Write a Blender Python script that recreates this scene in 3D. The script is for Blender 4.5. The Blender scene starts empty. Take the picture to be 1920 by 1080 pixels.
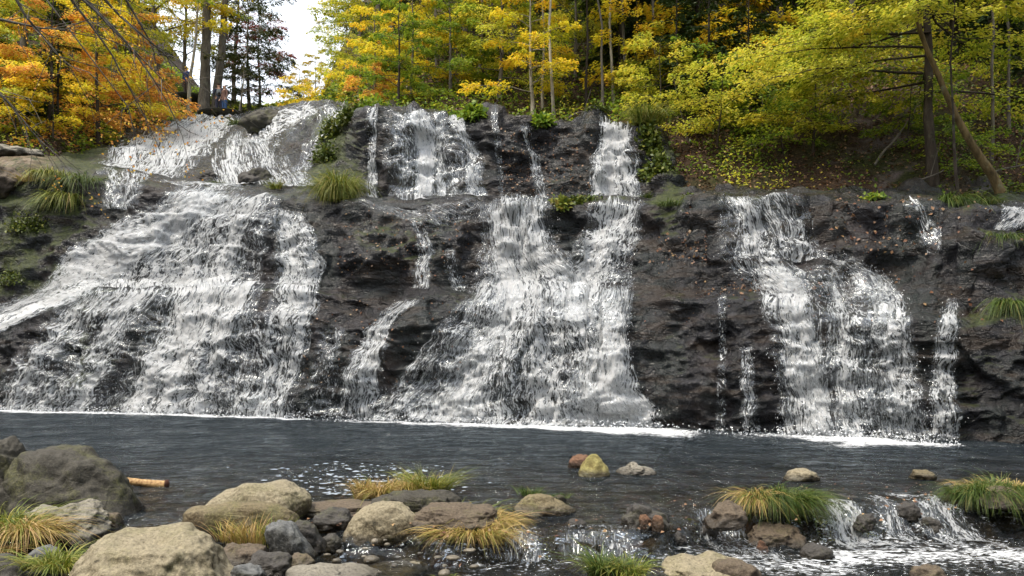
import bpy, math, random
import numpy as np
R = math.radians
rng = np.random.default_rng(7)
F, HZ, CAMZ, CX = 1400.0, 640.0, 1.7, 960.0
scene = bpy.context.scene
COL = scene.collection

# ------------------------------------------------------------------ noise
_perm = np.random.default_rng(3).permutation(4096)
_grad = np.random.default_rng(4).normal(size=(4096, 3)); _grad /= np.linalg.norm(_grad, axis=1)[:, None]
def _h(i, j, k):
    return _perm[(_perm[(_perm[i & 4095] + j) & 4095] + k) & 4095]
def noise3(p):
    p = np.asarray(p, float); i = np.floor(p).astype(int); f = p - i
    u = f * f * f * (f * (f * 6 - 15) + 10); out = 0.0
    for dx in (0, 1):
        for dy in (0, 1):
            for dz in (0, 1):
                g = _grad[_h(i[..., 0] + dx, i[..., 1] + dy, i[..., 2] + dz)]
                d = f - np.array([dx, dy, dz])
                w = (u[..., 0] if dx else 1 - u[..., 0]) * (u[..., 1] if dy else 1 - u[..., 1]) * (u[..., 2] if dz else 1 - u[..., 2])
                out = out + w * (g * d).sum(-1)
    return out * 1.6
def fbm(p, o=4, lac=2.0, gain=.5):
    s = 0; a = 1; p = np.asarray(p, float)
    for k in range(o):
        s = s + a * noise3(p + 17.3 * k); p = p * lac; a *= gain
    return s
def ridged(p, o=3):
    s = 0; a = 1; p = np.asarray(p, float)
    for k in range(o):
        s = s + a * (1 - 2 * np.abs(noise3(p + 9.1 * k))); p = p * 2.1; a *= .5
    return s
def sstep(a, b, x):
    t = np.clip((x - a) / (b - a), 0, 1); return t * t * (3 - 2 * t)

# ------------------------------------------------------------------ mesh helpers
def link(o, parent=None):
    COL.objects.link(o)
    if parent is not None: o.parent = parent
    return o
def tag(o, label=None, cat=None, group=None, kind=None):
    if label: o['label'] = label
    if cat: o['category'] = cat
    if group: o['group'] = group
    if kind: o['kind'] = kind
    return o
def mesh(name, V, Fc, mat=None, smooth=True, attrs=None, uv=None):
    V = np.asarray(V, np.float32); Fc = np.asarray(Fc, np.int32); n = Fc.shape[1]
    me = bpy.data.meshes.new(name)
    me.vertices.add(len(V)); me.vertices.foreach_set('co', V.ravel())
    me.loops.add(Fc.size); me.loops.foreach_set('vertex_index', Fc.ravel())
    me.polygons.add(len(Fc)); me.polygons.foreach_set('loop_start', np.arange(0, Fc.size, n, dtype=np.int32))
    me.polygons.foreach_set('use_smooth', np.full(len(Fc), smooth))
    for k, a in (attrs or {}).items():
        at = me.attributes.new(k, 'FLOAT', 'POINT'); at.data.foreach_set('value', np.asarray(a, np.float32).ravel())
    if uv is not None:
        at = me.attributes.new('flow', 'FLOAT_VECTOR', 'POINT'); at.data.foreach_set('vector', np.asarray(uv, np.float32).ravel())
    me.update(calc_edges=True); me.validate()
    if mat: me.materials.append(mat)
    return me
def obj(name, me, parent=None, loc=None):
    o = bpy.data.objects.new(name, me); link(o, parent)
    if loc is not None: o.location = loc
    return o
def empty(name, loc=(0, 0, 0), rz=0):
    o = bpy.data.objects.new(name, None); link(o); o.location = loc; o.rotation_euler = (0, 0, rz); o.empty_display_size = .2
    return o
def gridfaces(nr, nc):
    i = np.arange(nr - 1)[:, None] * nc + np.arange(nc - 1)[None, :]
    i = i.ravel(); return np.stack([i, i + 1, i + nc + 1, i + nc], 1)
class Bag:
    def __init__(s): s.v = []; s.f = []; s.r = []; s.n = 0
    def add(s, v, f, r=None):
        v = np.asarray(v, float); s.v.append(v); s.f.append(np.asarray(f) + s.n); s.n += len(v)
        s.r.append(np.zeros(len(v)) if r is None else r)
    def tube(s, P, rad, sides=6, r=0.):
        P = np.asarray(P, float); rad = np.asarray(rad, float); n = len(P)
        T = np.gradient(P, axis=0); T /= np.linalg.norm(T, axis=1)[:, None] + 1e-9
        up = np.array([0, 0, 1.]) if abs(T[0][2]) < .8 else np.array([1., 0, 0])
        A = np.cross(T, up); A /= np.linalg.norm(A, axis=1)[:, None] + 1e-9; B = np.cross(T, A)
        a = np.arange(sides) / sides * 2 * np.pi
        V = P[:, None] + rad[:, None, None] * (A[:, None] * np.cos(a)[None, :, None] + B[:, None] * np.sin(a)[None, :, None])
        i = np.arange(n - 1)[:, None] * sides + np.arange(sides)[None]; j = np.arange(n - 1)[:, None] * sides + (np.arange(sides)[None] + 1) % sides
        f = np.stack([i.ravel(), j.ravel(), (j + sides).ravel(), (i + sides).ravel()], 1)
        V = V.reshape(-1, 3); s.add(V, f, np.full(len(V), r))
        c = (n - 1) * sides                                   # end cap
        if sides == 6: s.add(V[c:], [[0, 1, 2, 3], [0, 3, 4, 5]], np.full(sides, r))
    def leaves(s, C, D, N, L, W, r):
        """C centre-base, D direction, N normal, L length, W width"""
        D = D / (np.linalg.norm(D, axis=1)[:, None] + 1e-9); S = np.cross(D, N); S /= np.linalg.norm(S, axis=1)[:, None] + 1e-9
        U = np.cross(S, D); L = L[:, None]; W = W[:, None]
        V = np.stack([C, C + D * L * .45 + S * W * .5 + U * W * .16, C + D * L - U * L * .12, C + D * L * .45 - S * W * .5 + U * W * .16], 1)
        n = len(C); s.add(V.reshape(-1, 3), np.arange(4 * n).reshape(n, 4), np.repeat(r, 4))
    def mesh(s, name, mat, smooth=True):
        return mesh(name, np.concatenate(s.v), np.concatenate(s.f), mat, smooth, {'rnd': np.concatenate(s.r)})

# ------------------------------------------------------------------ node helper
class NT:
    def __init__(s, name):
        s.m = bpy.data.materials.new(name); s.m.use_nodes = True; s.t = s.m.node_tree; s.t.nodes.clear()
        s.out = s.n('ShaderNodeOutputMaterial')
    def n(s, typ, **kw):
        nd = s.t.nodes.new(typ)
        for k, v in kw.items():
            if k.startswith('_'): setattr(nd, k[1:], v)
        for k, v in kw.items():
            if k.startswith('_'): continue
            key = int(k[1:]) if k[0] == 'i' and k[1:].isdigit() else k.replace('__', ' ')
            inp = nd.inputs[key]
            if isinstance(v, bpy.types.NodeSocket): s.t.links.new(v, inp)
            elif isinstance(v, bpy.types.Node): s.t.links.new(v.outputs[0], inp)
            else:
                if hasattr(inp.default_value, '__len__') and not hasattr(v, '__len__'): v = [v] * len(inp.default_value)
                if inp.type == 'RGBA' and len(v) == 3: v = (*v, 1)
                inp.default_value = v
        return nd
    def pos(s): return s.n('ShaderNodeNewGeometry').outputs['Position']
    def objc(s): return s.n('ShaderNodeTexCoord').outputs['Object']
    def attr(s, name, o='Fac'): return s.n('ShaderNodeAttribute', _attribute_name=name).outputs[o]
    def scale(s, v, sc): return s.n('ShaderNodeVectorMath', _operation='MULTIPLY', i0=v, i1=sc).outputs[0]
    def noise(s, v, sc, det=4, rough=.55, dist=0.): return s.n('ShaderNodeTexNoise', Vector=v, Scale=sc, Detail=det, Roughness=rough, Distortion=dist).outputs[0]
    def vor(s, v, sc, feat='F1', rnd=1.): return s.n('ShaderNodeTexVoronoi', _feature=feat, Vector=v, Scale=sc, Randomness=rnd).outputs['Distance']
    def math(s, op, a, b=0., c=0., clamp=False): return s.n('ShaderNodeMath', _operation=op, _use_clamp=clamp, i0=a, i1=b, i2=c).outputs[0]
    def map(s, v, a, b, c=0., d=1., smooth=False):
        return s.n('ShaderNodeMapRange', _interpolation_type='SMOOTHSTEP' if smooth else 'LINEAR', Value=v, i1=a, i2=b, i3=c, i4=d).outputs[0]
    def ramp(s, v, *st):
        nd = s.n('ShaderNodeValToRGB', Fac=v); cr = nd.color_ramp
        while len(cr.elements) < len(st): cr.elements.new(.5)
        for e, (p, c) in zip(cr.elements, st): e.position = p; e.color = (*c, 1)
        return nd.outputs[0]
    def mix(s, f, a, b, mode='MIX'):
        nd = s.n('ShaderNodeMix', _data_type='RGBA', _blend_type=mode)
        for k, v in ((0, f), (6, a), (7, b)):
            if isinstance(v, bpy.types.NodeSocket): s.t.links.new(v, nd.inputs[k])
            else: nd.inputs[k].default_value = (*v, 1) if hasattr(v, '__len__') else v
        return nd.outputs[2]
    def bump(s, h, st=.5, d=.05, nrm=None):
        kw = dict(Height=h, Strength=st, Distance=d)
        if nrm is not None: kw['Normal'] = nrm
        return s.n('ShaderNodeBump', **kw).outputs[0]
    def bsdf(s, col, rough=.6, spec=.5, nrm=None, **kw):
        k = {'Base Color': col, 'Roughness': rough, 'Specular IOR Level': spec}
        if nrm is not None: k['Normal'] = nrm
        k.update(kw); nd = s.t.nodes.new('ShaderNodeBsdfPrincipled')
        for a, v in k.items():
            if isinstance(v, bpy.types.NodeSocket): s.t.links.new(v, nd.inputs[a])
            else: nd.inputs[a].default_value = (*v, 1) if hasattr(v, '__len__') and len(v) == 3 and nd.inputs[a].type == 'RGBA' else v
        return nd.outputs[0]
    def mixs(s, f, a, b): return s.n('ShaderNodeMixShader', i0=f, i1=a, i2=b).outputs[0]
    def done(s, sh): s.t.links.new(sh, s.out.inputs[0]); return s.m

# ------------------------------------------------------------------ materials
def m_cliff():
    t = NT('wet_cliff_rock'); p = t.pos()
    n1 = t.noise(p, .9, 6, .6); n2 = t.noise(p, 5, 6, .65); n3 = t.noise(t.scale(p, (1, 1, 3.5)), 2.2, 6, .6, .5); n4 = t.noise(p, 28, 4, .7)
    c = t.ramp(n2, (.3, (.003, .003, .0035)), (.5, (.009, .009, .0105)), (.72, (.038, .037, .043)))
    c = t.mix(t.map(n1, .52, .72, 0, .8), c, t.ramp(n4, (.3, (.011, .008, .0075)), (.7, (.042, .030, .029))))
    c = t.mix(t.map(n4, .62, .75), c, (.09, .088, .095))
    green = t.noise(t.scale(p, (1, 1, .35)), .8, 5, .6)
    c = t.mix(t.map(t.math('MULTIPLY', t.map(green, .48, .6), t.map(n4, .35, .6)), 0, 1, 0, .6), c, (.026, .036, .032))
    up = t.n('ShaderNodeSeparateXYZ', i0=t.n('ShaderNodeNewGeometry').outputs['Normal']).outputs[2]
    ms = t.math('ADD', t.math('MULTIPLY', up, .28), t.math('ADD', t.math('MULTIPLY', t.noise(p, 1.3, 5, .7), .9), t.math('MULTIPLY', t.attr('moss'), .45)))
    moss = t.map(ms, .74, .90)
    mc = t.ramp(t.noise(p, 14, 4, .7), (.3, (.008, .012, .003)), (.55, (.032, .042, .008)), (.75, (.09, .09, .018)))
    c = t.mix(t.map(t.noise(t.scale(p, (.5, .5, 2.2)), 1.6, 5, .7), .5, .62, 0, .7), c, (.03, .02, .013)); c = t.mix(moss, c, mc)
    tan = t.attr('dry')
    c = t.mix(t.math('MULTIPLY', tan, t.map(n2, .35, .55)), c, t.ramp(n3, (.3, (.07, .035, .02)), (.55, (.22, .15, .1)), (.75, (.42, .35, .27))))
    hb = t.math('ADD', t.math('MULTIPLY', n2, .7), t.math('ADD', t.math('MULTIPLY', n4, .22), t.math('MULTIPLY', n3, .6)))
    cr = t.vor(t.n('ShaderNodeVectorMath', _operation='ADD', i0=p, i1=t.scale(t.n('ShaderNodeTexNoise', Vector=p, Scale=1.5).outputs['Color'], (.7, .7, .7))).outputs[0], 2.6, 'DISTANCE_TO_EDGE')
    hb = t.math('ADD', hb, t.math('MULTIPLY', t.map(cr, 0, .05), .10))
    nr = t.bump(hb, .95, .11)
    ro = t.math('ADD', t.math('MULTIPLY', moss, .4), t.map(n1, .3, .7, .13, .36), clamp=True)
    return t.done(t.bsdf(c, ro, .34, nr))
def m_white():
    """broken falling water: opaque white strands with see-through gaps"""
    t = NT('falling_white_water'); u = t.attr('flow', 'Vector'); d = t.attr('dens')
    uu = t.n('ShaderNodeVectorMath', _operation='ADD', i0=u, i1=t.scale(t.n('ShaderNodeTexNoise', Vector=t.scale(u, (1, .6, 1)), Scale=3.).outputs['Color'], (.14, .25, .2))).outputs[0]
    a = t.noise(t.scale(uu, (1, .27, 1)), 13, 3, .62, .7)
    b = t.noise(t.scale(uu, (1, .07, 1)), 5.5, 3, .6, .2)
    net = t.math('SUBTRACT', 1., t.math('MULTIPLY', t.math('ABSOLUTE', t.math('SUBTRACT', t.noise(t.scale(uu, (1, .34, 1)), 9, 2, .6, 1.1), .5)), 9.))
    fine = t.noise(t.scale(uu, (1, .42, 1)), 26, 4, .75, .9)
    s = t.math('ADD', t.math('MULTIPLY', a, .40), t.math('MULTIPLY', b, .24))
    s = t.math('ADD', s, t.math('MULTIPLY', t.math('MAXIMUM', net, 0.), .13))
    s = t.math('ADD', s, t.math('MULTIPLY', fine, .66))
    s = t.math('ADD', s, t.math('SUBTRACT', t.math('MULTIPLY', d, .36), .375))
    al = t.math('ADD', t.map(s, .46, .55, 0, .15), t.map(s, .54, .605, 0, .85, True))
    hb = t.math('ADD', t.math('MULTIPLY', s, 1.), t.math('MULTIPLY', fine, .8))
    nr = t.bump(hb, 1., .06)
    col = t.ramp(t.map(s, .54, .76), (0., (.42, .46, .49)), (.35, (.76, .78, .80)), (1., (.95, .95, .95)))  # shadowed gaps between strands put into the colour, with aerated-water tone
    w = t.bsdf(col, .42, .4, nr)
    tl = t.n('ShaderNodeBsdfTranslucent', Color=(.9, .93, .95), Normal=nr).outputs[0]
    w = t.mixs(.3, w, tl)
    film = t.n('ShaderNodeBsdfGlossy', Color=(.8, .85, .88), Roughness=.12, Normal=t.bump(a, .8, .06)).outputs[0]
    tr = t.n('ShaderNodeBsdfTransparent').outputs[0]
    edge = t.map(d, .02, .3)
    fl = t.mixs(t.math('MULTIPLY', edge, .06), tr, film)
    return t.done(t.mixs(t.math('MULTIPLY', al, t.map(d, .0, .08)), fl, w))
def m_pool():
    t = NT('stream_water'); p = t.pos(); foam = t.attr('foam'); ch = t.attr('chop')
    w1 = t.noise(t.scale(p, (.6, 1.2, 1)), 3.6, 3, .6, .4); w2 = t.noise(t.scale(p, (.7, 1.5, 1)), 16, 3, .6, .3); w3 = t.noise(p, 1.1, 2)
    h = t.math('ADD', t.math('MULTIPLY', w1, 1.), t.math('MULTIPLY', w2, .35)); h = t.math('MULTIPLY', h, t.map(w3, .35, .65, .25, 1.7))
    h = t.math('MULTIPLY', h, t.math('ADD', ch, .6))
    nr = t.bump(h, 1., .19)
    fr = t.n('ShaderNodeFresnel', IOR=1.33, Normal=nr).outputs[0]
    gl = t.n('ShaderNodeBsdfGlossy', Color=(.88, .95, 1), Roughness=.04, Normal=nr).outputs[0]
    body = t.bsdf((.012, .016, .019), .6, 0.)
    tr = t.n('ShaderNodeBsdfTransparent', Color=(.62, .58, .45)).outputs[0]
    under = t.mixs(t.attr('deep'), tr, body)
    base = t.mixs(t.math('MINIMUM', t.math('ADD', t.math('MULTIPLY', fr, .82), .015), 1.), under, gl)
    fn = t.math('ADD', t.math('MULTIPLY', t.noise(t.scale(p, (.8, 1.5, 1)), 9, 5, .7, 1.2), .55), t.math('MULTIPLY', t.noise(t.scale(p, (.5, 1.2, 1)), 34, 3, .7, .4), .45))
    fm = t.map(t.math('ADD', fn, t.math('MULTIPLY', foam, .25)), .62, .76, 0, 1, True)
    wh = t.bsdf((.8, .82, .84), .5, .4, t.bump(fn, 1., .05))
    return t.done(t.mixs(t.math('MULTIPLY', fm, t.map(foam, .02, .15)), base, wh))
def m_foam():
    t = NT('foam_bubbles'); return t.done(t.bsdf((.30, .34, .38), .5, .3, t.bump(t.noise(t.pos(), 90, 2), .5, .01)))
def m_bed():
    t = NT('stream_bed_stones'); p = t.pos(); v = t.vor(p, 7); n = t.noise(p, 11, 5, .7); cell = t.n('ShaderNodeTexVoronoi', Vector=p, Scale=7.).outputs['Color']
    c = t.ramp(n, (.3, (.02, .014, .008)), (.55, (.09, .065, .035)), (.75, (.22, .17, .1)))
    c = t.mix(.35, c, t.mix(1., c, cell, 'MULTIPLY'))
    return t.done(t.bsdf(c, .6, .4, t.bump(t.math('ADD', t.math('MULTIPLY', v, -1.), n), .8, .06)))
def m_boulder(name, top, low, green=.3, dark=.5):
    t = NT(name); p = t.objc(); g = t.n('ShaderNodeNewGeometry'); wp = g.outputs['Position']
    n = t.noise(wp, 6, 6, .65); f = t.noise(wp, 45, 4, .75); s = t.noise(wp, 120, 2, .6); b = t.noise(wp, 2.2, 5, .6)
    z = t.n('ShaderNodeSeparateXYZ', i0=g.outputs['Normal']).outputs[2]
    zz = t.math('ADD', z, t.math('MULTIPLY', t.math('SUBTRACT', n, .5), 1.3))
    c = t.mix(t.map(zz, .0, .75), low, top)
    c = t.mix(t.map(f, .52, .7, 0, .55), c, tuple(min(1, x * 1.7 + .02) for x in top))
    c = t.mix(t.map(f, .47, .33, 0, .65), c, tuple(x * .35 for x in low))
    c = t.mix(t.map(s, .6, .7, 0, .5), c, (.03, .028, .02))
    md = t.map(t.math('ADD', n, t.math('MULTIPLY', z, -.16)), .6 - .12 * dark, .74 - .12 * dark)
    c = t.mix(t.math('MULTIPLY', md, dark), c, (.016, .015, .009))  # dark patches, denser on undersides: shade painted into the colour along with moss
    gm = t.math('MULTIPLY', t.map(t.noise(wp, 3.5, 6, .75), .50, .64), green)
    c = t.mix(gm, c, t.ramp(f, (.35, (.03, .035, .008)), (.7, (.16, .16, .035))))
    wz = t.n('ShaderNodeSeparateXYZ', i0=wp).outputs[2]
    wet = t.map(t.math('SUBTRACT', wz, t.attr('wl')), .03, .10, 1, 0)
    c = t.mix(t.math('MULTIPLY', wet, .7), c, (.018, .014, .009))
    h = t.math('ADD', t.math('MULTIPLY', n, .8), t.math('ADD', t.math('MULTIPLY', f, .25), t.math('MULTIPLY', s, .05)))
    cr = t.map(t.vor(wp, 2.3, 'DISTANCE_TO_EDGE'), 0, .03)
    h = t.math('ADD', h, t.math('MULTIPLY', cr, .08))
    return t.done(t.bsdf(c, t.math('SUBTRACT', .75, t.math('MULTIPLY', wet, .5)), .4, t.bump(h, .7, .07)))
def m_leaf(name, *cols, tl=.5, rough=.5):
    t = NT(name); r = t.attr('rnd'); k = len(cols)
    c = t.ramp(r, *[(i / (k - 1), x) for i, x in enumerate(cols)])
    d = t.bsdf(c, rough, .35)
    tr = t.n('ShaderNodeBsdfTranslucent', Color=t.mix(1., c, (1., 1., .75), 'MULTIPLY')).outputs[0]
    return t.done(t.mixs(tl, d, tr))
def m_bark(name, a, b, sc=9, lich=.2):
    t = NT(name); p = t.objc(); n = t.noise(t.scale(p, (1, 1, .25)), sc, 6, .7); m = t.noise(p, 3, 4, .7)
    c = t.ramp(n, (.32, a), (.68, b)); c = t.mix(t.map(m, .56, .66, 0, lich), c, (.22, .25, .17))
    return t.done(t.bsdf(c, .85, .2, t.bump(n, 1., .04)))
def m_ground():
    t = NT('forest_floor'); p = t.pos(); n = t.noise(p, 1.1, 6, .65); f = t.noise(p, 13, 5, .75); g = t.noise(p, .45, 4, .6)
    c = t.ramp(f, (.3, (.012, .008, .005)), (.5, (.05, .03, .018)), (.72, (.13, .08, .045)))
    c = t.mix(t.map(g, .48, .62, 0, .85), c, t.ramp(f, (.3, (.012, .018, .006)), (.55, (.045, .055, .014)), (.75, (.13, .11, .03))))
    c = t.mix(t.math('MULTIPLY', t.attr('rocky'), t.map(n, .5, .62)), c, t.ramp(f, (.3, (.05, .04, .038)), (.7, (.2, .16, .15))))
    return t.done(t.bsdf(c, .9, .2, t.bump(t.math('ADD', n, t.math('MULTIPLY', f, .6)), 1., .25)))
def m_plain(name, c, rough=.7, c2=None, sc=20):
    t = NT(name); n = t.noise(t.objc(), sc, 4, .6)
    return t.done(t.bsdf(t.ramp(n, (.35, c), (.65, c2 or tuple(x * 1.4 for x in c))), rough, .3, t.bump(n, .3, .01)))

M = dict(
    cliff=m_cliff(), white=m_white(), pool=m_pool(), foam=m_foam(), bed=m_bed(), ground=m_ground(),
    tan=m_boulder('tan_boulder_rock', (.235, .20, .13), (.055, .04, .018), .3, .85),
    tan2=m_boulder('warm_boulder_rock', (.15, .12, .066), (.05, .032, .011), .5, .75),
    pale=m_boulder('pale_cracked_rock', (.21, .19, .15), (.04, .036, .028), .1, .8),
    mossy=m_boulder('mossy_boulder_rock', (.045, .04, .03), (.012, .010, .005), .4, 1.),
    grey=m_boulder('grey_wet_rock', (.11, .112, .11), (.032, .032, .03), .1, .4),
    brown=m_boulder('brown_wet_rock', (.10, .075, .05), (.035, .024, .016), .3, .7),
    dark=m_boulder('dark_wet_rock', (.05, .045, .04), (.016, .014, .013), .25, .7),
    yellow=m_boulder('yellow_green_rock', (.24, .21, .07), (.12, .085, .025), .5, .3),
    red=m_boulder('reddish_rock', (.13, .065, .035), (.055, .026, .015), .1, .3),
    l_yg=m_leaf('yellow_green_leaves', (.14, .21, .03), (.32, .38, .04), (.50, .50, .06), (.62, .56, .08), (.72, .55, .08)),
    l_ye=m_leaf('golden_leaves', (.40, .44, .04), (.62, .56, .04), (.78, .64, .05), (.82, .58, .05), (.78, .47, .05)),
    l_or=m_leaf('orange_leaves', (.76, .58, .09), (.78, .48, .08), (.74, .36, .08), (.62, .24, .07), (.82, .60, .12)),
    l_rd=m_leaf('red_leaves', (.30, .12, .04), (.36, .04, .03), (.30, .03, .05), (.18, .10, .03), (.12, .12, .03)),
    l_gr=m_leaf('green_leaves', (.07, .14, .02), (.14, .23, .03), (.24, .32, .03), (.42, .42, .05)),
    l_dk=m_leaf('conifer_needles', (.012, .028, .012), (.025, .05, .016), (.05, .085, .025), (.08, .11, .03), tl=.15),
    l_gg=m_leaf('grey_green_needles', (.03, .05, .02), (.07, .09, .035), (.11, .13, .05), (.16, .15, .06), tl=.3),
    l_fl=m_leaf('fallen_leaves_mix', (.14, .06, .025), (.09, .035, .018), (.26, .15, .08), (.06, .03, .015), (.32, .21, .10), tl=.05),
    grass=m_leaf('green_grass', (.018, .04, .007), (.05, .09, .013), (.11, .155, .025), (.28, .23, .08), tl=.25),
    grassy=m_leaf('yellow_green_grass', (.05, .085, .01), (.14, .18, .02), (.26, .26, .045), (.42, .31, .11), tl=.25),
    grassd=m_leaf('dry_grass', (.12, .17, .02), (.30, .26, .06), (.42, .27, .09), (.50, .36, .17), (.24, .11, .05), tl=.2),
    moss=m_leaf('moss_leaves', (.025, .045, .008), (.06, .09, .012), (.11, .14, .018), (.22, .21, .035), tl=.2),
    bark=m_bark('grey_bark', (.05, .042, .035), (.18, .16, .13)),
    barkd=m_bark('dark_bark', (.018, .014, .011), (.07, .055, .042)),
    barkp=m_bark('pale_birch_bark', (.13, .11, .08), (.42, .38, .30), 7),
    barky=m_bark('mossy_yellow_bark', (.045, .032, .014), (.19, .135, .06), 8, .4),
)

# ------------------------------------------------------------------ terrain of the falls (one wide surface in plan: view bearing px, real distance Y, height)
def W(px, py, Y): return np.stack([(px - CX) / F * Y, Y + 0 * px, CAMZ - (py - HZ) / F * Y], -1)
CT = {  # bearing: 13 profile points (elevation row, distance)
 -320: [(810,21.0),(757,20.6),(700,20.9),(640,21.2),(632,21.6),(520,21.9),(340,22.6),(320,23.2),(312,24),(290,26),(262,30),(258,34),(256,40)],
 -60: [(800,19.0),(768,18.6),(700,18.9),(625,19.4),(612,20.1),(470,20.5),(318,21.3),(300,21.8),(296,22.4),(285,24),(255,28),(250,32),(248,38)],
 60:  [(800,18.5),(770,18.1),(700,18.5),(590,19.3),(580,19.9),(450,20.2),(312,20.9),(296,21.3),(294,22),(285,24),(255,28),(250,32),(248,38)],
 150: [(802,18.3),(773,17.9),(690,18.3),(560,19.1),(530,19.6),(430,20.0),(340,20.5),(322,20.9),(318,21.5),(300,24),(268,28),(262,32),(262,38)],
 240: [(804,18.0),(776,17.6),(680,17.9),(545,18.6),(528,19.3),(430,19.6),(345,20.2),(330,20.9),(325,21.6),(290,25),(246,30),(240,35),(240,42)],
 350: [(806,17.6),(780,17.2),(670,17.5),(545,18.1),(530,18.9),(450,19.1),(372,19.6),(358,20.3),(335,21.5),(285,27),(225,36),(220,40),(221,48)],
 450: [(808,17.3),(783,16.9),(670,17.2),(545,17.8),(532,18.5),(460,18.7),(374,19.1),(362,19.8),(350,20.8),(280,26),(222,34),(219,40),(221,48)],
 560: [(812,16.9),(787,16.4),(670,16.7),(550,17.3),(540,17.9),(460,18.1),(378,18.6),(366,19.2),(354,20.2),(270,23),(200,27),(196,31),(200,40)],
 625: [(814,16.6),(789,16.1),(680,16.5),(560,17.0),(545,17.6),(460,17.8),(382,18.3),(370,18.9),(358,20.0),(270,22),(204,24.5),(198,28),(202,36)],
 680: [(815,16.4),(791,15.9),(680,16.4),(570,16.8),(550,17.4),(465,17.6),(382,18.1),(370,18.8),(372,20.0),(290,20.5),(222,21.0),(214,22),(214,27)],
 800: [(818,16.1),(796,15.5),(690,16.1),(560,16.5),(540,17.1),(450,17.3),(380,17.8),(372,18.5),(375,19.8),(290,20.3),(224,20.7),(218,21.6),(218,27)],
 950: [(822,15.7),(800,15.1),(700,15.7),(560,16.3),(530,16.8),(450,17.0),(388,17.5),(378,18.2),(378,19.6),(300,20.0),(230,20.4),(222,21.3),(222,27)],
 1100:[(825,15.2),(804,14.6),(700,15.3),(570,15.9),(540,16.5),(460,16.8),(390,17.2),(378,17.9),(378,19.4),(310,19.7),(242,20.1),(234,21),(232,27)],
 1205:[(828,14.8),(807,14.3),(700,14.7),(560,15.4),(530,16.0),(460,16.3),(392,16.7),(380,17.4),(378,18.8),(310,19.2),(244,19.7),(238,20.6),(236,26)],
 1260:[(828,14.6),(808,14.1),(700,14.4),(560,15.0),(545,15.6),(460,15.9),(388,16.3),(377,17.0),(374,17.9),(350,18.5),(300,19.3),(262,20.5),(240,25)],
 1350:[(832,14.3),(811,13.8),(700,14.1),(565,14.6),(552,15.2),(460,15.5),(384,16.0),(372,16.7),(370,17.6),(368,19),(366,21),(365,23),(364,28)],
 1500:[(838,13.8),(816,13.3),(700,13.6),(580,14.2),(560,14.7),(450,15.1),(380,15.6),(366,16.3),(366,17.2),(366,19),(366,21),(366,23),(364,28)],
 1650:[(846,13.3),(824,12.8),(710,13.1),(600,13.6),(580,14.1),(460,14.6),(388,15.1),(374,15.8),(372,16.6),(370,18),(370,20),(370,23),(368,28)],
 1800:[(856,12.7),(833,12.2),(720,12.5),(610,13.0),(585,13.6),(470,14.0),(396,14.5),(382,15.2),(380,16.0),(378,18),(376,20),(374,23),(370,28)],
 1950:[(862,12.4),(838,11.8),(720,12.1),(620,12.5),(590,13.1),(480,13.6),(402,14.1),(388,14.8),(386,15.6),(382,18),(380,20),(376,23),(372,28)],
 2250:[(880,11.6),(852,11.0),(730,11.3),(620,11.7),(590,12.3),(480,12.8),(412,13.3),(398,14.0),(394,15),(390,18),(384,20),(380,23),(376,28)],
}
_cx = np.array(sorted(CT)); _ck = np.array([CT[k] for k in sorted(CT)], float); NK = _ck.shape[1]
def _ckeys(px):
    px = np.asarray(px, float); P = []; 
    for k in range(NK):
        py = np.interp(px, _cx, _ck[:, k, 0]); Y = np.interp(px, _cx, _ck[:, k, 1])
        amp = (0, 2, 14, 13, 13, 14, 4, 3, 2, 6, 3.5, 3, 0)[k]
        q = np.stack([px / 95., 0 * px + k * .23 + 3, 0 * px], -1); wob = fbm(q, 3)
        P.append(np.stack([py + amp * wob, Y + (0 if k < 1 else .05 if k == 1 else .22) * fbm(q + 40, 3)], -1))
    P = np.stack(P, 1)
    for k in range(1, NK): P[:, k, 1] = np.maximum(P[:, k, 1], P[:, k - 1, 1] + .08)
    return P
_kgrid = np.arange(-420, 2400, 2.); _ktab = _ckeys(_kgrid)
def ckeys(px):
    x = np.clip((np.asarray(px, float) + 420) / 2, 0, len(_kgrid) - 1.001); i = x.astype(int); fr = (x - i)[:, None, None]
    return _ktab[i] * (1 - fr) + _ktab[i + 1] * fr
def base_pt(px, t, keys):
    i = np.clip(np.floor(t).astype(int), 0, NK - 2); f = t - i; r = np.arange(len(px))
    a = keys[r, i]; b = keys[r, i + 1]; py = a[:, 0] + (b[:, 0] - a[:, 0]) * f; Y = a[:, 1] + (b[:, 1] - a[:, 1]) * f
    return W(px, py, Y)
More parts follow.
